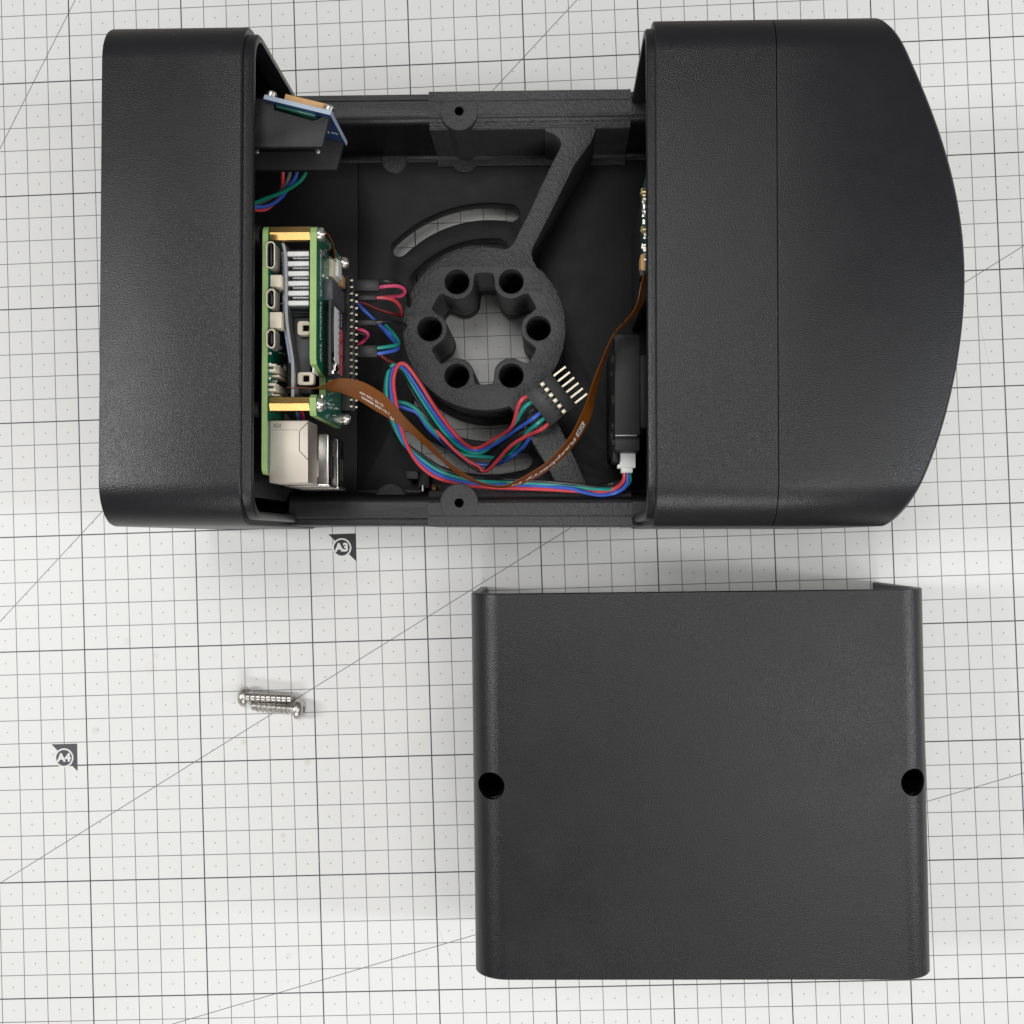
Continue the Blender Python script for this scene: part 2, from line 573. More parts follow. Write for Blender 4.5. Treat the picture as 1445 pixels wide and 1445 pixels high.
def cut(o, mb, angle=35):
    """take the shape mb out of o"""
    c = mb.build('cutter', 'hole_shade')
    md = o.modifiers.new('cut', 'BOOLEAN')
    md.operation = 'DIFFERENCE'
    md.solver = 'EXACT'
    md.use_self = True
    md.object = c
    bpy.context.view_layer.update()
    me = bpy.data.meshes.new_from_object(o.evaluated_get(bpy.context.evaluated_depsgraph_get()))
    o.modifiers.clear()
    o.data = me
    me.polygons.foreach_set('use_smooth', [True] * len(me.polygons))
    me.set_sharp_from_angle(angle=math.radians(angle))
    while len(me.materials) > 1:
        me.materials.pop()
    bpy.data.objects.remove(c)


def text_tris(body, size, bold=0.0):
    """lettering as flat triangles, height about `size`, centred on (0,0)"""
    cu = bpy.data.curves.new('lettering', 'FONT')
    cu.body = body
    cu.size = size
    cu.offset = bold * size
    cu.align_x = 'CENTER'
    cu.align_y = 'CENTER'
    cu.resolution_u = 3
    o = bpy.data.objects.new('lettering', cu)
    COL.objects.link(o)
    dg = bpy.context.evaluated_depsgraph_get()
    dg.update()
    me = bpy.data.meshes.new_from_object(o.evaluated_get(dg))
    bpy.data.objects.remove(o)
    v = [(p.co.x, p.co.y) for p in me.vertices]
    f = [tuple(p.vertices) for p in me.polygons]
    bpy.data.meshes.remove(me)
    bpy.data.curves.remove(cu)
    return v, f


def smooth_path(pts, n=8):
    """Catmull-Rom through the points"""
    P = [np.array(p, float) for p in pts]
    P = [2 * P[0] - P[1]] + P + [2 * P[-1] - P[-2]]
    out = []
    for i in range(1, len(P) - 2):
        a, b, c, d = P[i - 1], P[i], P[i + 1], P[i + 2]
        for k in range(n):
            t = k / n
            out.append(0.5 * (2 * b + (c - a) * t + (2 * a - 5 * b + 4 * c - d) * t * t + (3 * b - a - 3 * c + d) * t ** 3))
    out.append(P[-2])
    return out


def wire(pts, r, color, parent, name='wire', n=10, steps=7):
    """pts: picture x, picture y, height"""
    w = [W(*p) for p in pts]
    path = smooth_path(w, steps)
    return MB().tube([Vector(p) for p in path], r, n).build(name, WIRE[color], parent)


def rrect(x0, x1, y0, y1, r, k=6):
    """rounded rectangle outline, counter-clockwise from the lower right corner"""
    out = []
    for cx, cy, a in ((x1 - r, y0 + r, -90), (x1 - r, y1 - r, 0), (x0 + r, y1 - r, 90), (x0 + r, y0 + r, 180)):
        for i in range(k + 1):
            t = math.radians(a + 90 * i / k)
            out.append((cx + r * math.cos(t), cy + r * math.sin(t)))
    return out


# ------------------------------------------------------------------ table and cutting mat
table = MB().box(-900, 900, -700, 700, -30, -2.6).build('table_top', 'table', bevel=1.0)
tag(table, kind='structure')

MAT_A = math.radians(-1.0) * 0 + 0.03364565
mat_loc = Vector((-194.6097, 190.0324, 0))
mat = MB().prism(rrect(-85, 525, -480, 40, 10), -2.6, 0.0).build('cutting_mat', 'mat', origin=(0, 0, 0), bevel=0.3)
mat.location = mat_loc * S
mat.rotation_euler = (0, 0, MAT_A)
WPOS[mat] = mat_loc
tag(mat, 'white cutting mat with black centimetre grid lying under everything', 'cutting mat')


def mat_part(name, tris, material, z):
    mb = MB().add([(x, y, z) for x, y in tris[0]], tris[1])
    o = mb.build(name, material, mat, smooth=False, origin=(0, 0, 0))
    o.location = (0, 0, 0)
    return o


def circle(cx, cy, r, n=40):
    return [(cx + r * math.cos(2 * math.pi * i / n), cy + r * math.sin(2 * math.pi * i / n)) for i in range(n)]


def badge(word, tl, tr, br, c, r, dark):
    tri = MB().add([(*tl, 0.05), (*tr, 0.05), (*br, 0.05)], [(0, 2, 1)]).build('size_badge', dark, mat, smooth=False, origin=(0, 0, 0))
    tri.location = (0, 0, 0)
    tag(tri, 'dark printed corner mark with the paper size ' + word)
    for nm, rr, z, mt in (('badge_ring', r, 0.10, 'matwhite'), ('badge_disc', r * 0.83, 0.15, dark)):
        o = MB().add([(x, y, z) for x, y in circle(*c, rr)], [tuple(range(40))]).build(nm, mt, tri, smooth=False, origin=(0, 0, 0))
        o.location = (0, 0, 0)
    v, f = text_tris(word, r * 1.16, 0.05)
    o = MB().add([(x * 1.02 + c[0], y + c[1], 0.20) for x, y in v], f).build('badge_lettering', 'matwhite', tri, smooth=False, origin=(0, 0, 0))
    o.location = (0, 0, 0)


badge('A3', (108.2, -203.4), (120.2, -203.4), (120.1, -215.6), (113.9, -209.4), 4.15, 'inkdark')
badge('A4', (-15.6, -290.6), (-4.3, -290.6), (-4.4, -302.6), (-10.2, -296.6), 4.15, 'inkgrey')

# ------------------------------------------------------------------ enclosure
ZT, RC, TH = 126.0, 15.0, 3.0
ZR, ZRING, ZP, ZF = 52.0, 49.0, 14.0, 5.5
YB = W(300, 743, 110).y
YT = W(600, 42, 110).y
XL0, XL1 = W(140, 400, ZT).x, W(340, 400, ZT).x
XLL = W(356, 400, ZT - 2).x
XRL, XR0 = W(913, 400, ZT - 2).x, W(925, 400, ZT).x
XSEAM = W(1097.5, 400, ZT).x


def section(d, zt=ZT, zb=0.0):
    """closed outline (y, z) of the case, drawn in by d"""
    r = max(RC - d, 2)
    rb = max(3 - d, 0.6)
    out = []
    y0, y1, z0, z1 = YB + d, YT - d, zb + d, zt - d
    for cy, cz, rr, a in ((y1 - rb, z0 + rb, rb, -90), (y1 - r, z1 - r, r, 0), (y0 + r, z1 - r, r, 90), (y0 + rb, z0 + rb, rb, 180)):
        for i in range(13):
            t = math.radians(a + 90 * i / 12)
            out.append((cy + rr * math.cos(t), cz + rr * math.sin(t)))
    return out


def ring(x, d):
    return [(x, y, z) for y, z in section(d)]


case = thing('electronics_case', ((XL0 + XSEAM) / 2, (YB + YT) / 2, 0),
             'long black printed plastic case with rounded nose, opened to show its electronics', 'electronics case')
MB().loft([ring(XL0 + TH, TH), ring(XL1, TH), ring(XL1, 0.5), ring(XL1 - 0.5, 0), ring(XL0 + 0.9, 0), ring(XL0 + 0.25, 0.3), ring(XL0, 0.9)]).build('end_shell', 'shell', case, angle=38)
MB().loft([ring(XL1 - 3, 5.2), ring(XLL - 0.4, 5.2), ring(XLL, 4.9), ring(XLL, 3.0), ring(XLL - 0.7, 2.3), ring(XL1 - 3, 2.3)], False, False).build('end_shell_lip', 'shell', case, angle=50)
MB().loft([ring(XR0 + 3, 5.2), ring(XRL + 0.4, 5.2), ring(XRL, 4.9), ring(XRL, 3.0), ring(XRL + 0.7, 2.3), ring(XR0 + 3, 2.3)], False, False).build('front_shell_lip', 'shell', case, angle=50)
MB().loft([ring(XSEAM - 0.03, 0.4), ring(XSEAM - 0.17, 0.0), ring(XR0 + 0.5, 0), ring(XR0, 0.5), ring(XR0, TH), ring(XSEAM - 0.05, TH)], False, False).build('front_shell', 'shell', case, angle=38)

# the nose: plan outline measured on the top edge
nose_pts = [(1234, 31.5, 112), (1252, 44, 117), (1271, 65, 122), (1310, 141, ZT), (1337.5, 211, ZT), (1355, 290, ZT), (1363, 380, ZT),
            (1361, 440, ZT), (1354, 505, ZT), (1344, 560, ZT), (1312, 656, ZT), (1292, 699, 124), (1251, 743, 112)]
npw = [W(*p) for p in nose_pts]
ycen = (YB + YT) / 2
NP = np.polyfit([(p.y - ycen) / 90 for p in npw], [p.x for p in npw], 6)


def nose_x(y):
    return float(np.polyval(NP, (y - ycen) / 90))


def nose_section(d):
    """upper outline only, from one foot over the top to the other, with extra points along the flat top"""
    r = max(RC - d, 2)
    y0, y1, z1 = YB + d, YT - d, ZT - d
    out = [(y1, 0.0), (y1, 40.0)]
    for i in range(13):
        t = math.radians(90 * i / 12)
        out.append((y1 - r + r * math.cos(t), z1 - r + r * math.sin(t)))
    for i in range(1, 40):
        out.append((y1 - r + (y0 - y1 + 2 * r) * i / 40, z1))
    for i in range(13):
        t = math.radians(90 + 90 * i / 12)
        out.append((y0 + r + r * math.cos(t), z1 - r + r * math.sin(t)))
    return out + [(y0, 40.0), (y0, 0.0)]


def nring(d, back):
    return [(nose_x(y) - back if back is not None else 0, y, z) for y, z in nose_section(d)]


def sring(x, d):
    return [(x, y, z) for y, z in nose_section(d)]


nb = MB()
nb.loft([sring(XSEAM + 0.03, 0.4), sring(XSEAM + 0.17, 0.0), nring(0, 1.5), nring(0.12, 1.25), nring(1.2, 0.12), nring(1.5, 0.0)], False, False, closed=False)
top = nring(1.5, 0.0)
nb.add(top + [(p[0], p[1], 0.0) for p in top], [(i, i + 1, len(top) + i + 1, len(top) + i) for i in range(len(top) - 1)])
nose = nb.build('nose_cap', 'shell', case, angle=38)

# base tray: floor, side rails
yo0 = W(480, 741.5, ZR).y                    # outer face of the rail nearer the picture's bottom
yo1 = W(480, 133.0, ZR).y
X505 = W(505, 460, ZP).x
x0, x1 = XL1 - 8, XR0 + 8
MB().box(XL0 + TH, X505 - 0.15, yo0 + 6, yo1 - 6, ZF, ZP - 0.4).build('tray_floor', 'tray', case, bevel=0.3)
MB().box(W(911, 460, ZP).x + 0.2, XSEAM + 24, yo0 + 8, yo1 - 8, ZF, ZP - 0.3).build('front_floor', 'tray', case, bevel=0.3)


def rail(s, yo, xa, xb, top, wid, name, mat, lip=True):
    """s = +1: the rail's inner side lies towards +y"""
    q = [(0, 6), (0, top - 1.3), (0.4, top - 0.9)]
    if lip:
        q += [(2.3, top - 0.9), (2.3, top - 1.9), (2.8, top - 1.9), (2.8, top - 0.2), (3.1, top)]
    q += [(wid - 4, top)]
    for i in range(1, 9):
        t = math.radians(90 - 90 * i / 8)
        q.append((wid - 4 + 4 * math.cos(t), top - 4 + 4 * math.sin(t)))
    q += [(wid, ZP + 3)]
    for i in range(1, 6):
        t = math.radians(180 + 90 * i / 5)
        q.append((wid + 3 + 3 * math.cos(t), ZP + 3 + 3 * math.sin(t)))
    q += [(wid + 3, 6)]
    rings = [[(x, yo + s * a, z) for a, z in q] for x in (xa, xb)]
    return MB().loft(rings).build(name, mat, case, angle=28)


XC0 = W(605, 200, ZR).x
XC1 = W(890, 200, ZR).x
XRS = W(408, 720, ZR).x
rail_a = rail(1, yo0, XRS, x1, ZR, 12.2, 'tray_rail', 'shell')
rail_b = rail(-1, yo1, x0, x1, ZR, 12.2, 'tray_rail', 'shell')
rail(1, yo0 + 1.6, x0, XRS - 0.05, ZR - 4.5, 6.5, 'tray_rail', 'shell', lip=False)

# motor mount: printed insert with plate, ring, arms, clamps and bosses
CR = W(683, 463.5, ZRING)
kx = 517.5 - 0                               # px per mm at ring height comes from the camera itself
pxmm = (W(783, 463.5, ZRING) - CR).length / 100.0


def star_loop(n=240):
    out = []
    for i in range(n):
        th = 2 * math.pi * i / n
        r = 79.0
        ph = (th + math.pi / 6) % (math.pi / 3) - math.pi / 6
        sq = 25.0 ** 2 - (77 * math.sin(ph)) ** 2
        if sq > 0:
            r = min(r, 77 * math.cos(ph) - math.sqrt(sq))
        out.append(r)
    out = np.array(out)
    for _ in range(2):
        out = (np.roll(out, 1) + 2 * out + np.roll(out, -1)) / 4
    return [(CR.x + out[i] * pxmm * math.cos(2 * math.pi * i / n), CR.y + out[i] * pxmm * math.sin(2 * math.pi * i / n)) for i in range(n)]


def pl(pts, z):
    return [(W(x, y, z).x, W(x, y, z).y) for x, y in pts]


def arc_px(a0, a1, n, r=115.5):
    return [(683 + r * math.cos(math.radians(a0 + (a1 - a0) * i / n)), 463.5 + r * math.sin(math.radians(a0 + (a1 - a0) * i / n))) for i in range(n + 1)]


outline = arc_px(72, 284, 60) + [(719, 349), (726, 340), (748, 297), (775, 238), (789, 211), (792, 203), (789, 195), (781, 189), (769, 185), (769, 177), (842, 177), (840, 188), (834, 201), (811, 233),
                                 (783.5, 288), (752, 350), (750.5, 358), (752.5, 367), (758, 377)] + arc_px(-45, 44, 30) + \
    [(772, 558), (786, 592), (812, 648), (832, 692), (790, 692), (772, 658), (748, 618), (732, 592), (725, 580)]
holes = [circle(CR.x + 77 * pxmm * math.cos(math.radians(60 * k)), CR.y + 77 * pxmm * math.sin(math.radians(60 * k)), 17.2 * pxmm, 28) for k in range(6)]
mount = flat_mesh('ring_bracket', [pl(outline, ZRING), star_loop()] + holes, ZP - 0.1, ZRING, 0.5).build('ring_bracket', 'print', case, angle=40)


def arc_slot(r0, r1, a0, a1, n=26):
    rm, h = (r0 + r1) / 2, (r1 - r0) / 2
    out = []
    for i in range(n + 1):
        t = math.radians(a0 + (a1 - a0) * i / n)
        out.append((CR.x + r1 * math.cos(t), CR.y + 1.2 + r1 * math.sin(t)))
    for e, sgn in ((a1, 1), (a0, -1)):
        if e == a1:
            for i in range(1, 8):
                q = math.radians(a1) + math.pi * i / 8
                out.append((CR.x + rm * math.cos(math.radians(a1)) + h * math.cos(q), CR.y + 1.2 + rm * math.sin(math.radians(a1)) + h * math.sin(q)))
            for i in range(n + 1):
                t = math.radians(a1 + (a0 - a1) * i / n)
                out.append((CR.x + r0 * math.cos(t), CR.y + 1.2 + r0 * math.sin(t)))
        else:
            for i in range(1, 8):
                q = math.radians(a0) + math.pi + math.pi * i / 8
                out.append((CR.x + rm * math.cos(math.radians(a0)) + h * math.cos(q), CR.y + 1.2 + rm * math.sin(math.radians(a0)) + h * math.sin(q)))
    return out


px0, px1 = X505, W(911, 460, ZP).x
plate_loops = [rrect(px0, px1, yo0 + 12.4, yo1 - 12.4, 1.0, 2), star_loop()]
for sg in (1, -1):
    plate_loops.append(arc_slot(51.0, 58.2, 80, 134) if sg > 0 else arc_slot(49.0, 56.6, -134, -74))
    plate_loops.append(arc_slot(35.5, 43.0, 84, 138) if sg > 0 else arc_slot(35.5, 42.5, -138, -80))
flat_mesh('mount_plate', plate_loops, ZF, ZP, 0.3).build('mount_plate', 'tray', case, angle=40)


def clamp(s, yo, name):
    q = [(-0.35, 10), (-0.35, ZR + 0.5), (0.05, ZR + 0.9), (3.5, ZR + 0.9), (3.75, ZR + 0.4), (8.7, ZR + 0.4), (9.0, ZR + 0.1), (13.0, ZR - 2.6), (13.6, ZR - 3.6),
         (13.6, ZP + 2.2), (14.5, ZP + 1.2), (17.5, ZP + 1.2), (17.5, 10)]
    rings = [[(x, yo + s * a, z) for a, z in q] for x in (XC0, XC1)]
    return MB().loft(rings).build(name, 'print', case, angle=30)


boss_at = [W(648, 709.5, ZR), W(648, 157.0, ZR)]
for c, sg, yo, rl in ((boss_at[0], 1, yo0, rail_a), (boss_at[1], -1, yo1, rail_b)):
    cl = clamp(sg, yo, 'clamp_block')
    cut(cl, MB().lathe((c.x, c.y, 0), (0, 0, 1), [(1.78, ZR - 18), (1.78, ZR + 5)], 28), 30)
    cut(rl, MB().lathe((c.x, c.y, 0), (0, 0, 1), [(1.9, ZR - 18), (1.9, ZR + 5)], 28), 28)
    MB().lathe((c.x, c.y, 0), (0, 0, 1), [(7.6, 10), (7.6, ZR + 0.2), (7.2, ZR + 0.58), (2.0, ZR + 0.58), (1.75, ZR + 0.35), (1.75, ZR - 16)], 40).build('screw_boss', 'print', case, angle=40)
    hc = [[(c.x + 1.72 * math.cos(2 * math.pi * i / 24), c.y + 1.72 * math.sin(2 * math.pi * i / 24), z) for i in range(24)] for z in (ZR + 0.25, ZR - 15)]
    MB().loft(hc, False, True).build('hole_dark_lining', 'hole_shade', case)  # black lining added so the boss hole looks deep in shade
for bx, by, r in ((556, 227, 5.4), (551, 704, 6.8), (655, 224, 6.2)):
    c = W(bx, by, ZP + 1)
    MB().lathe((c.x, c.y, 0), (0, 0, 1), [(r, 8), (r, ZP + 0.7), (r - 0.5, ZP + 1.15)], 36).build('foot_boss', 'print', case, angle=40)

# posts and plate that carry the computer inside the end shell
MB().pbox(343, 305, 351, 700, 112, 22).build('mounting_plate', 'dark', case, bevel=0.4)
xa, xb = W(348, 330, 108).x, W(370, 330, 108).x
for py, z in ((331, 111), (577, 111), (331, 62), (577, 62)):
    c = W(360, py, 111)
    MB().lathe((xa, c.y, z), (1, 0, 0), [(3.4, 0), (3.4, 3), (2.9, 3.2), (2.9, xb - xa + 0.2)], 20).build('mounting_post', 'bracket', case)

# ------------------------------------------------------------------ single board computer
ZB = 115.0
comp = thing('single_board_computer', (W(374, 490, ZB).x, W(374, 490, ZB).y, 59),
             'green single board computer standing on edge with a drive board bolted beside it', 'circuit board')
bx0, bx1 = W(369.8, 490, ZB).x, W(377.6, 490, ZB).x
by0, by1 = W(373, 669, ZB).y, W(373, 317.5, ZB).y
ZBB = 59.0


def board(name, xa, xb, outline_yz, parent, rim=0.25):
    """upright board: light cut edge, dark faces"""
    mb = MB().loft([[(xa, y, z) for y, z in outline_yz], [(xb, y, z) for y, z in outline_yz]])
    n = len(mb.f)
    o = mb.build(name, ['edge_green', 'board'], parent, smooth=False)
    for p in o.data.polygons:
        if abs(p.normal.x) > 0.9:
            p.material_index = 1
    return o


def yz_round(y0, y1, z0, z1, r):
    return rrect(y0, y1, z0, z1, r, 5)


board('main_board', bx0, bx1, yz_round(by0, by1, ZBB, ZB, 3.0), comp)
hx0, hx1 = W(437.2, 450, ZB).x, W(446.3, 450, ZB).x
hy = [W(441, q, ZB).y for q in (586, 556, 550, 527, 521, 513.5, 317.5)]
ZHB = WX(481, 602, hx1).z
hat_outline = [(hy[0], ZHB), (hy[6] - 2, ZHB), (hy[6], ZHB + 2), (hy[6], ZB - 2.5), (hy[6] - 0.8, ZB - 0.7), (hy[6] - 2.5, ZB), (hy[5] + 2, ZB), (hy[5], ZB - 1),
               (hy[4], ZB - 9), (hy[4] - 0.6, ZB - 17), (hy[2], ZB - 17), (hy[1] + 0.3, ZB - 15), (hy[1], ZB - 2), (hy[1] - 1.2, ZB), (hy[0] + 1.5, ZB), (hy[0], ZB - 1.5)]
hat = board('drive_board', hx0, hx1, hat_outline, comp)


def port_shell(x0, x1, y0, y1, r, zt, depth, wall, tongue, mat='silver'):
    o = rrect(x0, x1, y0, y1, r, 5)
    i = rrect(x0 + wall, x1 - wall, y0 + wall, y1 - wall, max(r - wall, 0.2), 5)
    mb = MB().loft([[(x, y, zt - depth) for x, y in o], [(x, y, zt - 0.15) for x, y in o], [(x, y, zt) for x, y in o],
                    [(x, y, zt) for x, y in i], [(x, y, zt - depth + 0.5) for x, y in i]])
    p = mb.build('port_shell', mat, comp, angle=35)
    m = MB().prism(i, zt - depth + 0.6, zt - 3.2).build('port_cavity', 'hole_shade', p)
    xc = (x0 + x1) / 2
    MB().box(xc - tongue, xc + tongue, y0 + wall * 2.5, y1 - wall * 2.5, zt - 5, zt - 0.9).build('port_tongue', 'dark', p, bevel=0.1)
    return p


def prect(a, b, c, d, z):
    p, q = W(a, d, z), W(c, b, z)
    return p.x, q.x, p.y, q.y


p = port_shell(*prect(375.2, 340.5, 388.2, 378.8, ZB + 1), 1.45, ZB + 1, 7.5, 0.42, 0.34, 'nickel')
p.name = 'usb_c_port'
for y0, y1 in ((407.5, 435.0), (464.0, 491.5)):
    a = prect(375.5, y0, 388.2, y1, ZB + 0.6)
    o = [(a[0], a[2] + 1.2), (a[0] + 1.2, a[2]), (a[1] - 0.6, a[2]), (a[1], a[2] + 0.8), (a[1], a[3] - 0.8), (a[1] - 0.6, a[3]), (a[0] + 1.2, a[3]), (a[0], a[3] - 1.2)]
    cx, cy = (a[0] + a[1]) / 2, (a[2] + a[3]) / 2
    i = [(cx + (x - cx) * 0.72, cy + (y - cy) * 0.86) for x, y in o]
    zt = ZB + 0.6
    h = MB().loft([[(x, y, zt - 7) for x, y in o], [(x, y, zt) for x, y in o], [(x, y, zt) for x, y in i], [(x, y, zt - 6) for x, y in i]]).build('micro_hdmi_port', 'nickel', comp, angle=30)
    MB().prism(i, zt - 6.4, zt - 3.0).build('port_cavity', 'hole_shade', h)
    MB().box(cx - 0.25, cx + 0.45, a[2] + 1.4, a[3] - 1.4, zt - 5, zt - 0.9).build('port_tongue', 'dark', h, bevel=0.1)
# metal side skirts of the ports are part of the shells; cream sockets between them
for a in ((381.0, 387.5, 397.5, 404.8), (380.2, 440.0, 397.6, 462.8)):
    MB().pbox(*a, ZB - 2, ZB - 9).build('cream_socket', 'cream', comp, bevel=0.35)
# camera sockets
for y0 in (513.3, 540.6):
    a = prect(376.0, y0, 389.2, y0 + 11.0, ZB - 2)
    zt = ZB - 2
    cs = MB().box(a[0], a[1], a[3] - 0.8, a[3], zt - 19, zt).box(a[0], a[1], a[2], a[2] + 0.8, zt - 19, zt).box(a[1] - 0.75, a[1], a[2] + 0.8, a[3] - 0.8, zt - 19, zt).build('camera_socket', 'cream', comp, bevel=0.12)
    MB().box(a[0], a[1] - 0.8, a[2] + 0.85, a[3] - 0.85, zt - 18, zt - 0.8).build('socket_slot', 'grey', cs)
    MB().box(a[0] + 0.6, a[1] + 0.2, a[2] - 1.3, a[2] - 0.6, zt - 19, zt - 4).build('latch_bar', 'cream', cs, bevel=0.1)
# small components along the board face
bits = MB()
for i in range(46):
    y = random.uniform(by0 + 20, by1 - 4)
    z = random.uniform(ZB - 30, ZB - 1.5)
    s = random.choice((0.5, 0.8, 1.2))
    bits.box(bx1, bx1 + random.uniform(0.4, 0.9), y, y + s, z - 1.0, z)
tag(bits.build('small_components', 'silver', comp, smooth=False), kind='stuff')
MB().pbox(380, 384, 396, 398, ZB - 12, ZB - 40).build('power_chip', 'grey', comp, bevel=0.2)
# brass pillars between the two boards
for py, name in ((330.5, 'brass_pillar'), (570.5, 'brass_pillar')):
    c = W(400, py, ZB - 3.2)
    rr = []
    xs0, xs1 = bx1, hx0
    for x, r in ((xs0, 2.5), (xs0 + 0.4, 2.85), (xs1 - 0.4, 2.85), (xs1, 2.5)):
        rr.append([(x, c.y + r * math.cos(math.radians(60 * k + 30)) * 0.92, ZB - 3.6 + r * math.sin(math.radians(60 * k + 30))) for k in range(6)])
    MB().loft(rr).build(name, 'brass', comp, smooth=False)
    MB().lathe((hx1, c.y, ZB - 3.9), (1, 0, 0), [(2.5, 0), (2.5, 1.0), (1.9, 1.9), (0.8, 2.0), (0.7, 1.2)], 20).build('board_screw', 'silver', comp)
    c2 = WX(480.5 if py < 400 else 483.0, 371.5 if py < 400 else 591, hx1)
    MB().lathe((hx1, c2.y, c2.z), (1, 0, 0), [(2.9, 0), (2.9, 0.5), (2.5, 0.8), (2.5, 2.0), (1.9, 2.9), (0.8, 3.0), (0.7, 2.2)], 20).build('board_screw', 'silver', comp)
# heat sink: bent plate, fins, fan
hp = [(397, 343), (399.5, 352), (401.5, 372), (402.0, 440), (404.5, 468), (409.5, 500), (411, 515), (411, 560)]
pp = [W(x, y, ZB - 5) for x, y in hp]
pp = [Vector(q) for q in smooth_path(pp, 4)]
q2 = [(v.x, v.y) for v in pp] + [(v.x + 1.0, v.y) for v in reversed(pp)]
MB().prism(q2, ZB - 46, ZB - 5).build('heat_sink_plate', 'plategrey', comp, angle=30)
q3 = [(v.x - 1.6, v.y) for v in pp[4:24]] + [(v.x - 0.9, v.y) for v in reversed(pp[4:24])]
MB().prism(q3, ZB - 40, ZB - 9).build('blue_film', 'bluetint', comp)
fa, fb = W(405.5, 400, ZB - 6).x, W(435.6, 400, ZB - 6).x
fin0 = None
for k in range(6):
    y = W(420, 358 + 13.9 * k, ZB - 6).y
    if fin0 is None:
        pts = []
        n = 28
        for i in range(n + 1):
            pts.append((fa + (fb - fa) * i / n, y + 0.74 + (0.13 if i % 2 else -0.13)))
        for i in range(n, -1, -1):
            pts.append((fa + (fb - fa) * i / n, y - 0.74 - (0.13 if i % 2 else -0.13)))
        fin0 = MB().prism(pts, ZB - 8.4, ZB - 6).build('heat_sink_fin', 'fin', comp, smooth=False)
    else:
        clone(fin0, 'heat_sink_fin', (WPOS[fin0].x, y, WPOS[fin0].z), comp)
backing = MB().box(fa, fb - 0.3, W(420, 437, ZB - 9.5).y, W(420, 353, ZB - 9.5).y, ZB - 40, ZB - 8.3).build('fin_backing', 'dark', comp, bevel=0.2)  # dark block added beneath the fins so the gaps show black
for k in range(5):
    y = W(420, 358 + 13.9 * (k + 0.5), ZB - 8.5).y
    MB().box(fa + 1.5, fb - 0.4, y - 0.22, y + 0.22, ZB - 8.4, ZB - 7.9).build('heat_sink_rib', 'alu', comp)
fan = MB().pbox(405, 441, 439, 556, ZB - 12, ZB - 44).build('fan_housing', 'dark', comp, bevel=0.5)
rid = MB()
for k in range(6):
    rid.pbox(406, 434 + k * 2.2, 436, 435 + k * 2.2, ZB - 10, ZB - 13)
rid.build('fan_grille', 'grey', fan, bevel=0.1)
for y0, y1, xr in ((453, 472.5, 436.8), (525, 543.2, 442.2)):
    a = prect(419.8, y0, xr, y1, ZB - 8)
    o = rrect(*a, 0.9, 4)
    xm, ym = W(431.5, (y0 + y1) / 2, ZB - 8).x, (a[2] + a[3]) / 2
    i = rrect(xm - 1.2, xm + 1.2, ym - 1.15, ym + 1.15, 0.3, 4)
    zt = ZB - 8
    fl = MB().loft([[(x, y, zt - 3.9) for x, y in o], [(x, y, zt) for x, y in o], [(x, y, zt) for x, y in i], [(x, y, zt - 2) for x, y in i]]).build('fan_clip', 'cream', comp, bevel=0.15, angle=30)
    MB().prism(i, zt - 2.4, zt - 1.9).build('clip_hole', 'hole_shade', fl)
MB().pbox(441, 514, 442.8, 526, ZB - 4, ZB - 12).build('push_pin', 'white', comp)
# ethernet and usb
ex0, ex1, ey0, ey1 = prect(380.5, 593, 435.2, 681.5, ZB - 3)
zt = ZB - 3
eth = MB().box(bx1 - 0.1, ex1, ey0, ey1, zt - 16, zt).build('network_port', 'nickel', comp, bevel=0.5)


def seam(pts, r, mat, parent, name):
    return MB().tube([Vector(p) for p in pts], r, 6).build(name, mat, parent)


sp = [W(x, y, zt) for x, y in ((434.8, 596), (422.5, 608), (422.5, 636), (434.8, 649))]
seam([(v.x, v.y, zt + 0.02) for v in sp], 0.13, 'inkdark', eth, 'seam_line')
v1, v2 = W(382.5, 606.5, zt), W(421, 606.5, zt)
seam([(v1.x, v1.y, zt - 0.02), (v2.x, v2.y, zt - 0.02)], 0.07, 'grey', eth, 'fold_line')
tv, tf = text_tris('IGI', 2.0, 0.01)
lc = W(391, 601, zt)
MB().add([(x * 1.1 + lc.x, y + lc.y, zt + 0.04) for x, y in tv], tf).build('embossed_mark', 'grey', eth, smooth=False)
for k, (zt2, dz) in enumerate(((ZB - 22, 14.5), (ZB - 41, 14.5))):
    ux1 = bx1 + 16.4
    u = MB().box(bx1 - 0.1, ux1, ey0 + 0.2, ey0 + 18.5, zt2 - dz, zt2).build('usb_port', 'darkreflect', comp, bevel=0.4)
    MB().box(ux1 - 0.35, ux1 + 0.35, ey0 + 0.6, ey0 + 18.0, zt2 - 1.0, zt2 + 0.12).build('edge_glint', 'silver', u, bevel=0.12)  # bright strip added for the glint along the shell's right edge
    for t in range(3):
        MB().box(bx1 + 4 + 3.6 * t, bx1 + 6 + 3.6 * t, ey0 + 3, ey0 + 9, zt2 - 0.5, zt2 + 0.15).build('spring_tab', 'nickel', u, bevel=0.08)
    fl = MB().box(bx1 + 1, ux1 + 0.7, ey0 - 0.4, ey0 + 0.5, zt2 - dz - 0.5, zt2 + 0.5).build('port_flange', 'silver', u, bevel=0.15)
    for zz in (zt2 - 2.0, zt2 - 6.5, zt2 - 11):
        MB().box(ux1, ux1 + 0.25, ey0 + 3, ey0 + 11, zz - 1.0, zz).build('spring_slot', 'inkdark', u)
MB().pbox(400, 584, 405, 592, ZB - 20, ZB - 50).build('small_chip', 'grey', comp, bevel=0.2)
wr = thing('fan_lead', W(430, 586, ZB - 24), 'thin bundle of yellow, violet and red fan leads beside the network port', 'wires')
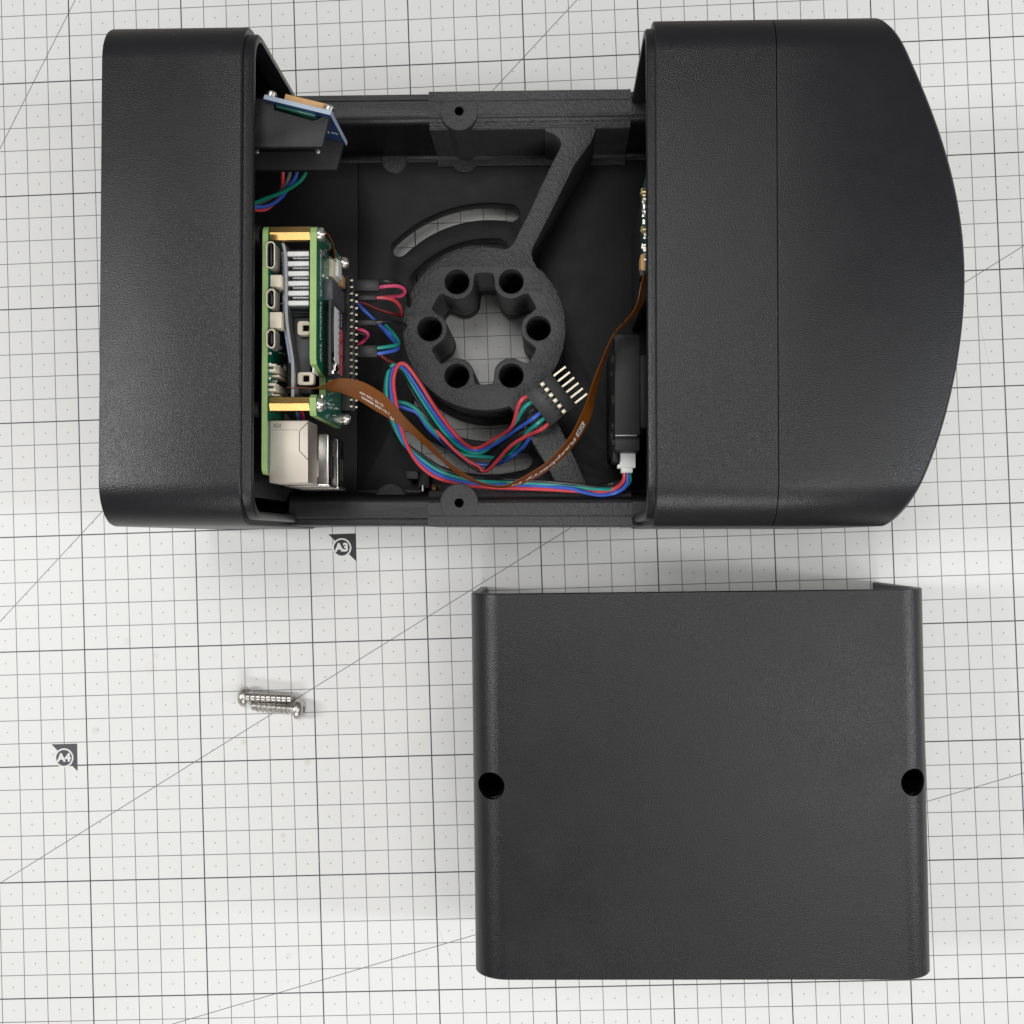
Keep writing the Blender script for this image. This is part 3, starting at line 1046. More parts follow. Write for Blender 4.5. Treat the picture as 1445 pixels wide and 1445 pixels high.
for px, cl in ((419, 'grey'), (421.5, 'blue'), (424.5, 'darkred'), (427.5, 'red')):
    wire([(px - 3, 574, ZB - 26), (px, 584, ZB - 22), (px + 1.5, 594, ZB - 26), (px + 2, 600, ZB - 34)], 0.45, cl, wr, n=8, steps=5)

# parts on the face of the drive board (an upright plane x = hx1)
def hbox(a, b, c, d, name, mat, dep, parent=None, bevel=0.15):
    """box on the drive board; picture corners a,b (upper inner) and c,d are read on the board's face"""
    p, q = WX(a, b, hx1), WX(c, d, hx1)
    return MB().box(hx1, hx1 + dep, p.y, q.y, p.z, q.z).build(name, mat, parent or hat, bevel=bevel)


def face_yz(y_px, z):
    """world y on the drive board where picture row y_px meets height z"""
    # solved along the board plane: walk the ray whose picture x sees (hx1, z)
    lo = None
    d0 = W(446.3, y_px, ZB)
    return d0.y


HT = ZB                                      # heights on the board measured from its top edge
def hb(y0, y1, zt, zb, dep, name, mat, bevel=0.15):
    """y0, y1: picture rows read along the top edge of the board"""
    ya, yb = W(446.3, y1, ZB).y, W(446.3, y0, ZB).y
    return MB().box(hx1, hx1 + dep, ya, yb, HT - zb, HT - zt).build(name, mat, hat, bevel=bevel)


# lettering on the drive board, reading along its long edge
tv, tf = text_tris('Pineberry Pi  HatDrive! TOP', 4.4, 0.03)
tx = [v[0] for v in tv]
L = max(tx) - min(tx)
ya, yb = W(446.3, 505, ZB).y, W(446.3, 345, ZB).y
ks = abs(yb - ya) / L
MB().add([(hx1 + 0.06, (ya + yb) / 2 - x * ks, ZB - 7.4 - y * 0.85) for x, y in tv], tf).build('lettering', 'ink', hat, smooth=False)

# drive socket and drive
mk = WX(457, 395, hx1)
zs0 = WX(456.5, 410, hx1).z
ysa, ysb = WX(457, 424, hx1).y, WX(457, 394, hx1).y
sock = MB().box(hx1, hx1 + 3.2, ysa, ysb, zs0 - 24, zs0).build('drive_socket', 'bluegrey', hat, bevel=0.3)
drv_x = hx1 + 2.2
za = WX(463.5, 470, drv_x).z
y_a, y_b = WX(463, 529, drv_x).y, WX(463, 421, drv_x).y
drv = MB().box(drv_x, drv_x + 0.9, y_a, y_b, za - 22, za).build('solid_state_drive', 'grey', hat, bevel=0.1)
MB().box(drv_x + 0.9, drv_x + 2.3, y_a + 8, y_b - 2.5, za - 20.5, za - 0.6).build('memory_chip', 'dark', drv, bevel=0.15)
lx = drv_x + 2.35
zl = WX(472.0, 470, lx).z
MB().box(lx, lx + 0.12, y_a + 4.5, y_b - 3.0, zl - 8.6, zl).build('drive_label', 'label', drv)
MB().box(lx, lx + 0.13, y_a + 1.5, y_b - 9.0, zl - 16.5, zl - 8.65).build('drive_label', 'redlabel', drv)
tv, tf = text_tris('NVMe SSD  M.2 2242', 2.3, 0.02)
ks = 22.0 / (max(v[0] for v in tv) - min(v[0] for v in tv))
MB().add([(lx + 0.16, (y_a + y_b) / 2 - 1 + x * ks, zl - 12.3 + y) for x, y in tv], tf).build('label_print', 'label', drv, smooth=False)
dots = MB()
for i in range(9):
    yy = y_a + 8 + i * 2.3
    dots.box(lx + 0.05, lx + 0.16, yy, yy + 1.2, zl - 7.4, zl - 6.7)
dots.build('label_print', 'inkdark', drv, smooth=False)
tinyd = MB()
for i in range(16):
    yy = y_a + random.uniform(0.5, 8)
    zz = za - random.uniform(1, 19)
    tinyd.box(drv_x + 0.9, drv_x + 1.6, yy, yy + 1.0, zz - 1.2, zz)
tag(tinyd.build('drive_components', 'silver', drv, smooth=False), kind='stuff')
# ffc socket and little flex loop
fx = WX(463.5, 377, hx1)
MB().box(hx1, hx1 + 1.6, WX(465, 392, hx1).y, WX(465, 367, hx1).y, fx.z - 14, fx.z).build('flex_socket', 'cream', hat, bevel=0.2)
MB().box(hx1 + 1.6, hx1 + 2.6, WX(468, 391, hx1).y, WX(468, 368, hx1).y, fx.z - 13, fx.z - 5).build('flex_socket_latch', 'white', hat, bevel=0.2)
cb = WX(476, 392, hx1)
MB().box(hx1, hx1 + 2.0, cb.y - 3, cb.y + 1.2, cb.z - 6, cb.z).build('tantalum_part', 'tan', hat, bevel=0.25)
def strip(e1, e2, th, name, mat, parent):
    p1, p2 = smooth_path([W(*p) for p in e1], 5), smooth_path([W(*p) for p in e2], 5)
    rings = []
    for i in range(len(p1)):
        a, b = Vector(p1[i]), Vector(p2[i])
        k = min(i, len(p1) - 2)
        n = (Vector(p1[k + 1]) + Vector(p2[k + 1]) - Vector(p1[k]) - Vector(p2[k])).cross(b - a).normalized() * (th / 2)
        rings.append([a + n, b + n, b - n, a - n])
    return MB().loft(rings).build(name, mat, parent, angle=50)


strip([(453, 325.5, 111), (459, 327, 109), (465, 333, 106), (469.5, 342, 102), (472, 352, 98), (473, 362, 94), (470, 369, 92)],
      [(453, 326.5, 103), (458.5, 328, 101), (464, 334, 98), (468, 343, 94), (467, 352, 90), (466.5, 362, 87), (466, 369, 85)], 0.2, 'flex_loop', 'flex', hat)
hbit = MB()
for i in range(54):
    yy = W(446, random.uniform(322, 395), ZB).y if i < 38 else W(446, random.uniform(556, 582), ZB).y
    zz = ZB - random.uniform(9, 40)
    s = random.choice((0.4, 0.6, 1.0))
    hbit.box(hx1, hx1 + random.uniform(0.3, 0.6), yy, yy + s, zz - 0.6, zz)
tag(hbit.build('small_components', 'silver', hat, smooth=False), kind='stuff')
MB().box(hx1, hx1 + 1.2, W(446, 352, ZB).y, W(446, 343, ZB).y, ZB - 14, ZB - 9).build('black_chip', 'grey', hat, bevel=0.15)

# the 2 x 20 pin header
zh = 67.0
hxr = W(493.5, 470, zh).x
hya, hyb = W(490, 579, zh).y, W(490, 389, zh).y
hdr = MB().box(hx1, hxr, hya, hyb, zh - 2.7, zh).build('pin_header', 'dark', comp, bevel=0.25)
MB().box(hx1, hxr + 1.5, hya, hyb, zh - 5.3, zh - 2.75).build('header_step', 'dark', hdr, bevel=0.25)
pins = MB()
for rowz, xs, ln in ((zh - 1.3, hxr, 1.0), (zh - 3.9, hxr + 1.5, 0.9)):
    for i in range(20):
        y = hyb - 1.6 - 2.54 * i * (hyb - hya - 3.2) / (2.54 * 19)
        pins.box(xs, xs + ln, y - 0.34, y + 0.34, rowz - 0.34, rowz + 0.34)
tag(pins.build('header_pins', 'pin', hdr, smooth=False), kind='stuff')

# ------------------------------------------------------------------ jumper leads on the header
def jumper(label, body, wires):
    c = W((body[0] + body[2]) / 2, (body[1] + body[3]) / 2, body[4])
    t = thing('jumper_lead', c, label, 'jumper lead', 'jumper leads on the pin header')
    if body[5]:
        MB().pbox(body[0], body[1], body[2], body[3], body[4], body[4] - 2.6).build('jumper_plug', 'dark', t, bevel=0.2)
    for cl, pts in wires:
        wire(pts, 0.72, cl, t)
    return t


jumper('jumper lead with a wide black plug and a bright pink loop', (498, 394, 535, 411, 64, 1),
       [('pink', [(531, 406, 62.6), (545, 404, 63), (560, 403.5, 62), (569, 407, 60), (571, 413, 58), (564, 418, 56), (545, 419, 54), (505, 424, 52)]),
        ('black', [(531, 398, 62.6), (548, 397, 63), (561, 400, 61), (572, 409, 58), (577, 425, 52), (577, 450, 40)])])
jumper('jumper lead with a narrow black plug and a red wire', (498, 415.5, 531, 424, 61.5, 1),
       [('red', [(527, 420, 60.2), (545, 420.5, 60), (556, 424, 58), (564, 432, 54), (567, 445, 46)]),
        ('darkred', [(505, 425, 50), (516, 429, 49), (535, 437, 47), (552, 442, 45), (566, 446, 42)])])
jumper('jumper lead with a single black plug and a plain black wire', (499, 451, 531, 459, 62, 1),
       [('black', [(527, 455, 60.7), (545, 454, 60), (560, 455, 57), (572, 458, 50)]),
        ('blue', [(503, 427, 54), (518, 442, 53), (535, 458, 52), (552, 473, 51), (562, 485, 50)])])
jumper('jumper lead with a wide black plug and a teal and a blue wire', (500, 487, 532, 504, 63, 1),
       [('teal', [(528, 491.5, 61.7), (545, 489.5, 61), (557, 487.5, 59), (562.5, 484, 55), (556, 472, 52), (544, 459, 50)]),
        ('blue', [(528, 499.5, 61.7), (545, 497, 61), (558, 494, 59), (561.5, 489, 56), (552, 477, 52), (536, 459, 50)])])
jumper('small loose loop of pink and black wire between the header pins', (498, 462, 522, 490, 60, 0),
       [('pink', [(498, 465, 56), (508, 465, 58), (517, 469, 58), (519, 474, 57), (513, 481, 54), (505, 486, 52)]),
        ('black', [(498, 470, 57), (506, 470, 58), (515, 473, 57), (517, 477, 55), (508, 482, 52)])])

# ------------------------------------------------------------------ wire harness with the six pin plug
ZW = 58.0
plug_c = W(777.3, 564.0, ZW)
har = thing('wire_harness', (plug_c.x, plug_c.y, ZW - 3), 'red, blue, teal and black wire harness ending in a loose six pin black plug', 'wire harness')
ux = Vector((495, 385, 0)).normalized()
uy = Vector((-385, 495, 0)).normalized()     # towards the picture's upper left
uz = Vector((0, 0, 1))
k = (W(877, 564, ZW) - W(777, 564, ZW)).length / 100
Lh, Wh = 47.7 * k / 2, 59.0 * k / 2
plug = MB().obox(plug_c, ux, uy, uz, (-Lh, Lh * 0.28), (-Wh, Wh), (-2.7, 0)).build('six_pin_plug', 'dark', har, bevel=0.2)
MB().obox(plug_c, ux, uy, uz, (Lh * 0.32, Lh), (-Wh, Wh), (-2.7, -0.1)).build('pin_strip', 'gloss', har, bevel=0.2)
for i in range(6):
    yy = Wh - (2 * Wh) * (i + 0.5) / 6
    MB().obox(plug_c, ux, uy, uz, (Lh * 0.06, Lh * 0.31), (yy - 0.72, yy + 0.72), (-0.5, 0.12)).build('contact', 'pin', plug, bevel=0.08)
    MB().obox(plug_c, ux, uy, uz, (Lh * 0.92, Lh + 5.9), (yy - 0.38, yy + 0.38), (-1.8, -1.02)).build('pin', 'pin', plug, smooth=False)
    MB().obox(plug_c, ux, uy, uz, (-Lh * 0.25, Lh * 0.10), (yy - 0.12, yy + 0.12), (-0.5, 0.03)).build('groove_shade', 'hole_shade', plug, smooth=False)  # dark strips laid on the plug, recess shade given as colour


def plug_in(i):
    """picture independent entry point of wire i on the plug's rear"""
    yy = Wh - (2 * Wh) * (i + 0.5) / 6
    return plug_c + ux * (-Lh + 1.5) + uy * yy + uz * (-1.35)


def hwire(color, pts, end=None, r=0.78):
    w = [W(*p) for p in pts]
    if end is not None:
        e = plug_in(end)
        w += [e - ux * 5.0, e]
    path = smooth_path(w, 8)
    return MB().tube([Vector(p) for p in path], r, 10).build('wire', WIRE[color], har)


# main ribbon: from the white plug, along the lower rail, up round the loop, then down to the six pin plug
hwire('red', [(881, 664, 63), (880, 678, 60), (868, 689, 52), (846, 694.5, 52), (815, 693, 53), (770, 690.5, 53), (720, 688.5, 51), (665, 686, 45), (622, 676, 47), (595, 659, 50), (576, 632, 53),
              (565, 600, 56), (559, 570, 58), (555, 542, 60), (558, 522, 61), (565, 513, 61), (575, 517, 60), (592, 540, 56), (612, 572, 50), (636, 605, 42), (657, 627, 34), (674, 632, 31), (700, 618, 36), (722, 602, 45)], 0)
hwire('blue', [(885, 664, 62.5), (885, 682, 59), (872, 694, 52), (848, 698.5, 52), (822, 694, 54), (805, 689, 54.5), (770, 686.5, 53), (720, 684.5, 51), (665, 682, 45), (624, 672, 47), (597, 655, 50), (574, 630, 53),
               (561, 600, 56), (554, 570, 58), (551, 542, 59), (554, 522, 60.2), (563, 516, 60), (573, 523, 58), (588, 545, 54), (608, 576, 48), (632, 608, 40), (653, 629, 33), (676, 636, 31), (704, 624, 37), (735, 602, 48)], 3)
hwire('teal', [(888, 664, 62), (888, 680, 58.5), (874, 690, 51.5), (846, 690, 52.5), (815, 687.5, 53.5), (770, 683.5, 53), (720, 680.5, 51), (665, 677.5, 45), (626, 667, 47), (598, 650, 50), (571, 627, 53),
               (556, 600, 56), (547.5, 572, 57.5), (545, 545, 58.5), (548, 524, 59.5), (556, 515, 60.2), (570, 522, 58), (584, 546, 53), (604, 578, 47), (628, 611, 39), (650, 632, 33), (676, 640, 31), (706, 619, 37), (728, 595, 47)], 1)
hwire('black', [(882, 664, 61.5), (882, 676, 58), (864, 682.5, 52), (840, 686, 53), (815, 684, 53.5), (770, 680, 53), (720, 677, 51), (665, 673.5, 45), (628, 663, 47), (600, 646, 49), (569, 623, 52),
                (552, 598, 55), (543, 572, 57), (541.5, 548, 58), (545, 527, 59), (553, 518, 60), (567, 527, 57), (579, 548, 52), (600, 582, 46), (624, 614, 38), (648, 635, 32), (678, 643, 30), (704, 628, 35), (732, 600, 46)], 2)
# second ribbon: from beneath the header, under the loop, doubling back to the plug
hwire('teal', [(520, 562, 44), (540, 563, 46), (556, 566, 47), (575, 570, 47), (590, 580, 46), (603, 598, 43), (622, 618, 38), (650, 640, 33), (685, 645, 32), (712, 645, 35), (727, 632, 41), (742, 612, 48)], 4)
hwire('blue', [(522, 568, 43), (540, 569, 45), (556, 571, 46), (575, 577, 46), (590, 584, 45), (606, 606, 41), (630, 628, 36), (660, 652, 33), (700, 655, 34), (730, 638, 40), (745, 622, 47), (752, 606, 50)], None)
hwire('red', [(604, 596, 40), (618, 610, 40), (640, 634, 38), (660, 650, 37), (676, 659, 36), (681, 665, 36), (690, 662, 37), (702, 650, 40), (714, 636, 43), (728, 624, 46), (748, 613, 50)], 5)
hwire('black', [(596, 588, 39), (612, 608, 39), (636, 632, 37), (656, 650, 36), (672, 662, 35), (684, 664, 36), (698, 648, 39), (712, 629, 43), (730, 615, 47), (750, 602, 50)], None)
hwire('darkred', [(534, 499, 45), (546, 508, 45), (556, 513, 44), (572, 528, 42)], None)
# white crimp housing at the module end
wc = W(885, 652, 66)
q = MB().pbox(875, 634.5, 897, 660, 67, 58).build('white_plug', 'white', har, bevel=0.3)
MB().pbox(877, 657, 893, 667, 66, 59).build('white_plug_skirt', 'white', har, bevel=0.3)
MB().pbox(871.5, 655, 879, 660.5, 65, 60).build('white_plug_clip', 'white', har, bevel=0.3)

# ------------------------------------------------------------------ brown flat flex cable
E1 = [(404, 546.6, 111), (424, 547.2, 111), (444, 547.6, 110), (462, 540.5, 108), (479.5, 534, 106), (504.7, 537, 103), (524, 545, 100), (547, 561, 95), (572.6, 590, 88), (601.6, 619.5, 80), (628.6, 648, 73), (650.7, 665, 68), (673, 678, 65),
      (694, 684, 63), (712.7, 684.5, 62), (732.6, 676, 63), (750, 666, 66), (770, 653, 69), (790, 633.5, 73), (805.7, 613, 76), (817, 591, 79), (828, 566, 83), (837, 538, 87), (847.5, 512, 91), (856, 491, 95), (867, 469.5, 99), (883, 452, 103), (894, 438, 107), (900, 424, 109), (904, 404, 110), (909, 384, 110)]
E2 = [(404, 548.0, 98), (424, 548.6, 98), (444, 549.2, 98), (464, 551.3, 97), (483, 554.8, 96), (504.7, 564, 93), (526, 577, 90), (548, 590, 86), (572.6, 606.5, 80), (595.8, 625, 74), (620, 647.5, 66), (645, 669, 59), (668, 680.5, 54),
      (688, 686.5, 52), (708, 688.5, 52), (729, 685.5, 54), (750, 677.5, 57), (772.5, 664.5, 61), (794.6, 646, 65), (812, 626, 68), (825.6, 605.5, 71), (834.8, 584, 75), (843, 546, 79), (851, 518, 83), (859, 495, 86), (869, 471.5, 90), (886, 454.5, 94), (899, 441.5, 98), (908, 428, 101), (914, 408, 103), (918, 386, 104)]
a1 = smooth_path([W(*p) for p in E1], 7)
a2 = smooth_path([W(*p) for p in E2], 7)
ncv = len(a1)
NA = 6
mid = [(np.array(a1[i]) + np.array(a2[i])) / 2 for i in range(ncv)]


def flex_point(s, t, lift):
    """s along the cable in samples, t across 0..1 (0 = first edge)"""
    s = min(max(s, 0), ncv - 1.001)
    i = int(s)
    f = s - i
    A = np.array(a1[i]) * (1 - f) + np.array(a1[i + 1]) * f
    B = np.array(a2[i]) * (1 - f) + np.array(a2[i + 1]) * f
    T = (np.array(a1[i + 1]) + np.array(a2[i + 1]) - np.array(a1[i]) - np.array(a2[i]))
    nrm = np.cross(T, B - A)
    nrm /= (np.linalg.norm(nrm) + 1e-9)
    if nrm[2] < 0:
        nrm = -nrm
    return A * (1 - t) + B * t + nrm * lift


fv, ff = [], []
for i in range(ncv):
    for side in (0.09, -0.09):
        for j in range(NA + 1):
            fv.append(tuple(flex_point(i, j / NA, side)))
st = 2 * (NA + 1)
for i in range(ncv - 1):
    for j in range(NA):
        ff.append((i * st + j, i * st + j + 1, (i + 1) * st + j + 1, (i + 1) * st + j))
        o = NA + 1
        ff.append((i * st + o + j, (i + 1) * st + o + j, (i + 1) * st + o + j + 1, i * st + o + j + 1))
    for j in (0, NA):
        o = NA + 1
        ff.append((i * st + j, (i + 1) * st + j, (i + 1) * st + o + j, i * st + o + j))
flex = MB().add(fv, ff).build('flat_flex_cable', 'flex', angle=60)
tag(flex, 'brown translucent flat flex cable looping from the computer to the front shell', 'ribbon cable')
# print on the cable
slen = np.cumsum([0] + [np.linalg.norm(mid[i + 1] - mid[i]) for i in range(ncv - 1)])


def s_at(L):
    return float(np.interp(L, slen, np.arange(ncv)))


def nearest_len(px, py, z):
    p = np.array(W(px, py, z))
    return slen[int(np.argmin([np.linalg.norm((m - p)[:2]) for m in mid]))]


def flex_text(body, L0, L1, t0, t1, flip, mat, lift=0.16, name='cable_print'):
    tv, tf = text_tris(body, 1.0, 0.03)
    xs = [v[0] for v in tv]
    ys = [v[1] for v in tv]
    out = []
    for x, y in tv:
        a = (x - min(xs)) / (max(xs) - min(xs))
        b = (y - min(ys)) / (max(ys) - min(ys))
        out.append(tuple(flex_point(s_at(L0 + (L1 - L0) * a), t0 + (t1 - t0) * b, lift)))
    return MB().add(out, tf).build(name, mat, flex, smooth=False)


La, Lb = nearest_len(812, 618, 72), nearest_len(722, 684, 58)
flex_text('Raspberry Pi', La, Lb, 0.38, 0.78, False, 'inkwhite')
Lc, Ld = nearest_len(825, 597, 75), nearest_len(815, 616, 72)
qv = []
for a in range(9):
    for t in (0.38, 0.78):
        qv.append(tuple(flex_point(s_at(Lc + (Ld - Lc) * a / 8), t, 0.14)))
MB().add(qv, [(2 * i, 2 * i + 1, 2 * i + 3, 2 * i + 2) for i in range(8)]).build('cable_tag', 'label', flex, smooth=False)
flex_text('CSI', Lc * 0.85 + Ld * 0.15, Lc * 0.15 + Ld * 0.85, 0.46, 0.70, False, 'inkdark', 0.2)
Le, Lf = nearest_len(511, 552, 95), nearest_len(541, 574, 88)
flex_text('RPI FPC 22-15', Le, Lf, 0.60, 0.49, False, 'inkwhite')
flex_text('200MM 2023 CE 5', Le + 0.6, Lf + 3.0, 0.80, 0.68, False, 'inkwhite')
flex_text('E4', Lf + 3.5, Lf + 5.5, 0.95, 0.80, False, 'inkwhite')

# ------------------------------------------------------------------ sensor board on its bracket (upper left)
ZS = 112.0
brk = thing('sensor_bracket', W(400, 190, 84), 'black two shelf bracket carrying a tilted blue sensor board', 'sensor bracket')
top_pts = [(340, 139), (373, 138.5), (386, 142.5), (386.5, 154.5), (441, 170), (448, 168.5), (458, 162), (465, 163), (454.5, 207), (340, 207.5)]
MB().prism(pl(top_pts, ZS), ZS - 2.4, ZS).build('bracket_shelf', 'bracket', brk, bevel=0.3)
low = [(322, 139), (373, 138.5), (466, 163), (455, 206.5), (322, 207)]
MB().prism(pl(low, ZS), ZS - 29, ZS - 26).build('bracket_shelf', 'bracket', brk, bevel=0.3)
w1, w2 = W(340, 205, ZS), W(452, 203, ZS)
MB().box(w1.x, W(425, 203, ZS).x, w1.y + 6, w1.y + 8, ZS - 26, ZS - 2.4).build('bracket_wall', 'dark', brk, bevel=0.2)
for px in (362, 448):
    c = W(px, 213.5, ZS - 25.6)
    MB().lathe((c.x, c.y, ZS - 26), (0, 0, 1), [(0.9, 0), (0.9, 0.4), (0.5, 0.6)], 14).build('bracket_screw', 'alu', brk)
pa, pb = W(372.5, 136.5, ZS + 3), W(467, 159.5, ZS + 3)
ud = (pb - pa).normalized()
un = Vector((-ud.y, ud.x, 0))
Lp = (pb - pa).length
pcb = MB().obox(pa, ud, un, uz, (0, Lp), (-0.75, 0.75), (-32, 0)).build('sensor_board', ['bluepcb', 'blueface'], brk, smooth=False)
for p in pcb.data.polygons:
    if abs(p.normal.dot(un)) > 0.9:
        p.material_index = 1
MB().obox(pa, ud, un, uz, (Lp * 0.28, Lp * 0.93), (0.75, 3.0), (-9, -0.8)).build('pin_socket', 'tan', pcb, bevel=0.2)
MB().obox(pa, ud, un, uz, (Lp * 0.16, Lp * 0.75), (-1.5, -0.75), (-16, -3.0)).build('sensor_window', 'tealface', pcb, bevel=0.2)
for f in (0.08, 0.94):
    MB().lathe(pa + ud * (Lp * f) + un * 0.75 + uz * (-1.2), un, [(2.0, 0), (2.0, 1.2), (1.3, 1.9), (0.4, 2.0)], 16).build('board_screw', 'silver', pcb)
tv, tf = text_tris('CJ 09', 3.2, 0.02)
MB().add([tuple(pa + ud * (Lp * 0.84 + x * 0.8) - un * 0.80 + uz * (-20 + y)) for x, y in tv], tf).build('board_lettering', 'ink', pcb, smooth=False)
sw = thing('sensor_lead', W(400, 270, 66), 'green, blue, grey and red leads curling out from under the sensor bracket', 'wires')
for cl, pts in (('red', [(399, 238, 70), (399, 250, 69), (398.5, 262, 66), (394, 276, 62), (385, 288, 60), (372, 296.5, 60), (352, 295, 62), (338, 292, 64)]),
                ('grey', [(410, 240, 70), (407, 252, 69), (401, 264, 66), (388, 276, 61), (368, 286, 58), (345, 290, 58)]),
                ('blue', [(420, 240, 71), (416, 252, 70), (408, 262, 68), (400, 275, 65), (386, 287, 64), (370, 292, 64), (352, 291.5, 65), (338, 291, 66)]),
                ('green', [(432, 243, 71), (425, 254, 70), (412, 264, 69), (395, 273, 68), (375, 280, 67), (352, 290, 66), (338, 297, 66)])):
    wire(pts, 0.72, cl, sw)

# ------------------------------------------------------------------ black module beside the front shell
mod = thing('black_module', W(885, 555, 40), 'glossy black box module with a white plug below the front shell lip', 'sensor module')
MB().pbox(868, 472, 903, 614, 84, ZP - 0.2).build('module_body', 'gloss', mod, bevel=0.3)
MB().pbox(868, 614.8, 903, 636, 80, ZP - 0.2).build('module_base', 'gloss', mod, bevel=0.5)
MB().pbox(868.5, 613.6, 899, 615.0, 84.1, 80).build('module_ridge', 'alu', mod, bevel=0.1)
MB().pbox(902, 500, 913, 604, 82, 50).build('module_step', 'gloss', mod, bevel=0.5)
MB().pbox(867.2, 474, 868.4, 478, 84.2, 60).build('module_tab', 'dark', mod)
sd = W(868, 550, 84).x
for py, r, zz in ((503, 2.3, 74), (520, 1.5, 66), (561, 2.6, 76), (598, 1.6, 72), (610, 2.3, 66), (622, 1.6, 76)):
    c = W(868, py, 80)
    MB().lathe((sd + 0.1, c.y, zz), (-1, 0, 0), [(r, 0), (r, 0.7), (r - 0.4, 0.9), (r - 0.6, 0.2)], 16).build('side_fastener', 'gloss', mod)
MB().pbox(865, 635.5, 873, 652, 68, 52).build('module_socket', 'gloss', mod, bevel=0.3)

# camera board strip just inside the front shell lip
cbx0, cbx1 = W(911.5, 320, 112).x, W(915, 320, 112).x
cby0, cby1 = W(912, 384, 112).y, W(912, 246, 112).y
camb = thing('camera_board', (cbx0, (cby0 + cby1) / 2, 86), 'narrow teal circuit board edge with gold screws under the front shell lip', 'circuit board')
MB().box(cbx0, cbx0 + 1.4, cby0, cby1, 86, 112).build('circuit_board', 'tealpcb', camb, bevel=0.1)
for py, r in ((269.5, 1.9), (322.5, 1.7)):
    c = W(909, py, 111)
    MB().lathe((cbx0, c.y, 108.5), (-1, 0, 0), [(r, 0), (r, 0.9), (r - 0.5, 1.5), (0.5, 1.6), (0.4, 1.0)], 16).build('board_screw', 'gold', camb)
tb = MB()
for i in range(26):
    yy = random.uniform(cby0 + 3, cby1 - 4)
    zz = 112 - random.uniform(0.2, 8)
    tb.box(cbx0 - random.uniform(0.4, 0.9), cbx0, yy, yy + random.choice((0.6, 1.0, 1.6)), zz - 1.2, zz)
tag(tb.build('small_components', 'silver', camb, smooth=False), kind='stuff')
a = W(906, 380, 112)
b_ = W(906, 357, 112)
MB().box(cbx0 - 1.6, cbx0 - 0.1, a.y, b_.y, 101, 110.5).build('flex_socket', 'tan', camb, bevel=0.2)
MB().box(cbx0 - 1.9, cbx0 - 0.3, a.y - 1.8, a.y + 0.6, 100, 110).build('socket_latch', 'dark', camb, bevel=0.2)

MB().box(cbx0 + 1.5, cbx0 + 4.0, cby0 - 3, cby1 + 3, ZP - 0.3, 113).build('board_carrier', 'dark', case, bevel=0.3)

# small switch on the floor under the wires
swt = thing('limit_switch', W(592, 676, 20), 'small black switch with copper legs on the floor under the wire loop', 'switch')
MB().pbox(573, 664.5, 590, 676, 26, 14).build('switch_body', 'grey', swt, bevel=0.3)
MB().pbox(590, 668, 606, 689, 22, 14).build('switch_bracket', 'bracket', swt, bevel=0.2)
MB().pbox(595.5, 684.5, 597.2, 693, 25, 15).build('switch_lever', 'alu', swt)
for px, py in ((604, 653), (609.5, 684)):
    c = W(px, py, 24)
    MB().lathe((c.x, c.y, 15), (0.1, -0.2, 1), [(1.0, 0), (1.2, 3), (1.2, 7), (0.7, 8.5)], 14).build('switch_leg', 'tan', swt)

# ------------------------------------------------------------------ loose cover lying on the mat
LH = 70.0
ld = thing('case_cover', (72.5, -102.5, 0), 'loose black U shaped case cover with two screw holes lying on the mat', 'cover')
lw, ll, lr, lt = 170.5 / 2, 142.8 / 2, 13.0, 3.0


def lid_sec(d, y):
    r = lr - d
    out = [(-lw + d, y, 0.0)]
    for cx, a in ((-lw + lr, 180), (lw - lr, 90)):
        for i in range(15):
            t = math.radians(a - 90 * i / 14)
            out.append((cx + r * math.cos(t), y, LH - lr + r * math.sin(t)))
    return out + [(lw - d, y, 0.0)]


def lid_loop(y, e=0.0):
    return lid_sec(e, y) + lid_sec(lt - e, y)[::-1]


lm = MB().loft([lid_loop(-ll, 0.35), lid_loop(-ll + 0.35), lid_loop(ll - 0.35), lid_loop(ll, 0.35)])
lm.v = [(x + 72.5, y - 102.5, z) for x, y, z in lm.v]
LANG = math.radians(0.75)
lid = lm.build('cover_shell', 'shell', ld, origin=(72.5, -102.5, 0), angle=30)
hl = []
for px, py in ((693.5, 1107), (1286.5, 1102)):
    q = W(px, py, LH - 4)
    d = Vector((q.x - 72.5, q.y + 102.5, 0))
    d.rotate(Matrix.Rotation(-LANG, 3, 'Z'))
    hl.append((72.5 + d.x, -102.5 + d.y))
cut = MB()
for hx, hy_ in hl:
    cut.lathe((hx, hy_, 0), (0, 0, 1), [(5.05, 40), (5.05, 90)], 40)
cutter = cut.build('cutter', 'hole_shade')
md = lid.modifiers.new('b', 'BOOLEAN')
md.operation = 'DIFFERENCE'
md.solver = 'EXACT'
md.object = cutter
bpy.context.view_layer.update()
dg = bpy.context.evaluated_depsgraph_get()
me = bpy.data.meshes.new_from_object(lid.evaluated_get(dg))
me.name = 'cover_shell'
lid.modifiers.clear()
lid.data = me
me.polygons.foreach_set('use_smooth', [True] * len(me.polygons))
me.set_sharp_from_angle(angle=math.radians(30))
while len(me.materials) > 1:
    me.materials.pop()
bpy.data.objects.remove(cutter)
for hx, hy_ in hl:
    zc = LH - lr
    MB().lathe((hx, hy_, 0), (0, 0, 1), [(5.9, zc - 22), (5.9, zc + 4), (5.04, zc + 4), (5.04, zc - 21)], 32).build('hole_dark_cup', 'hole_shade', ld)  # black cup added under the cover hole to keep it dark inside
ld.rotation_euler = (0, 0, LANG)

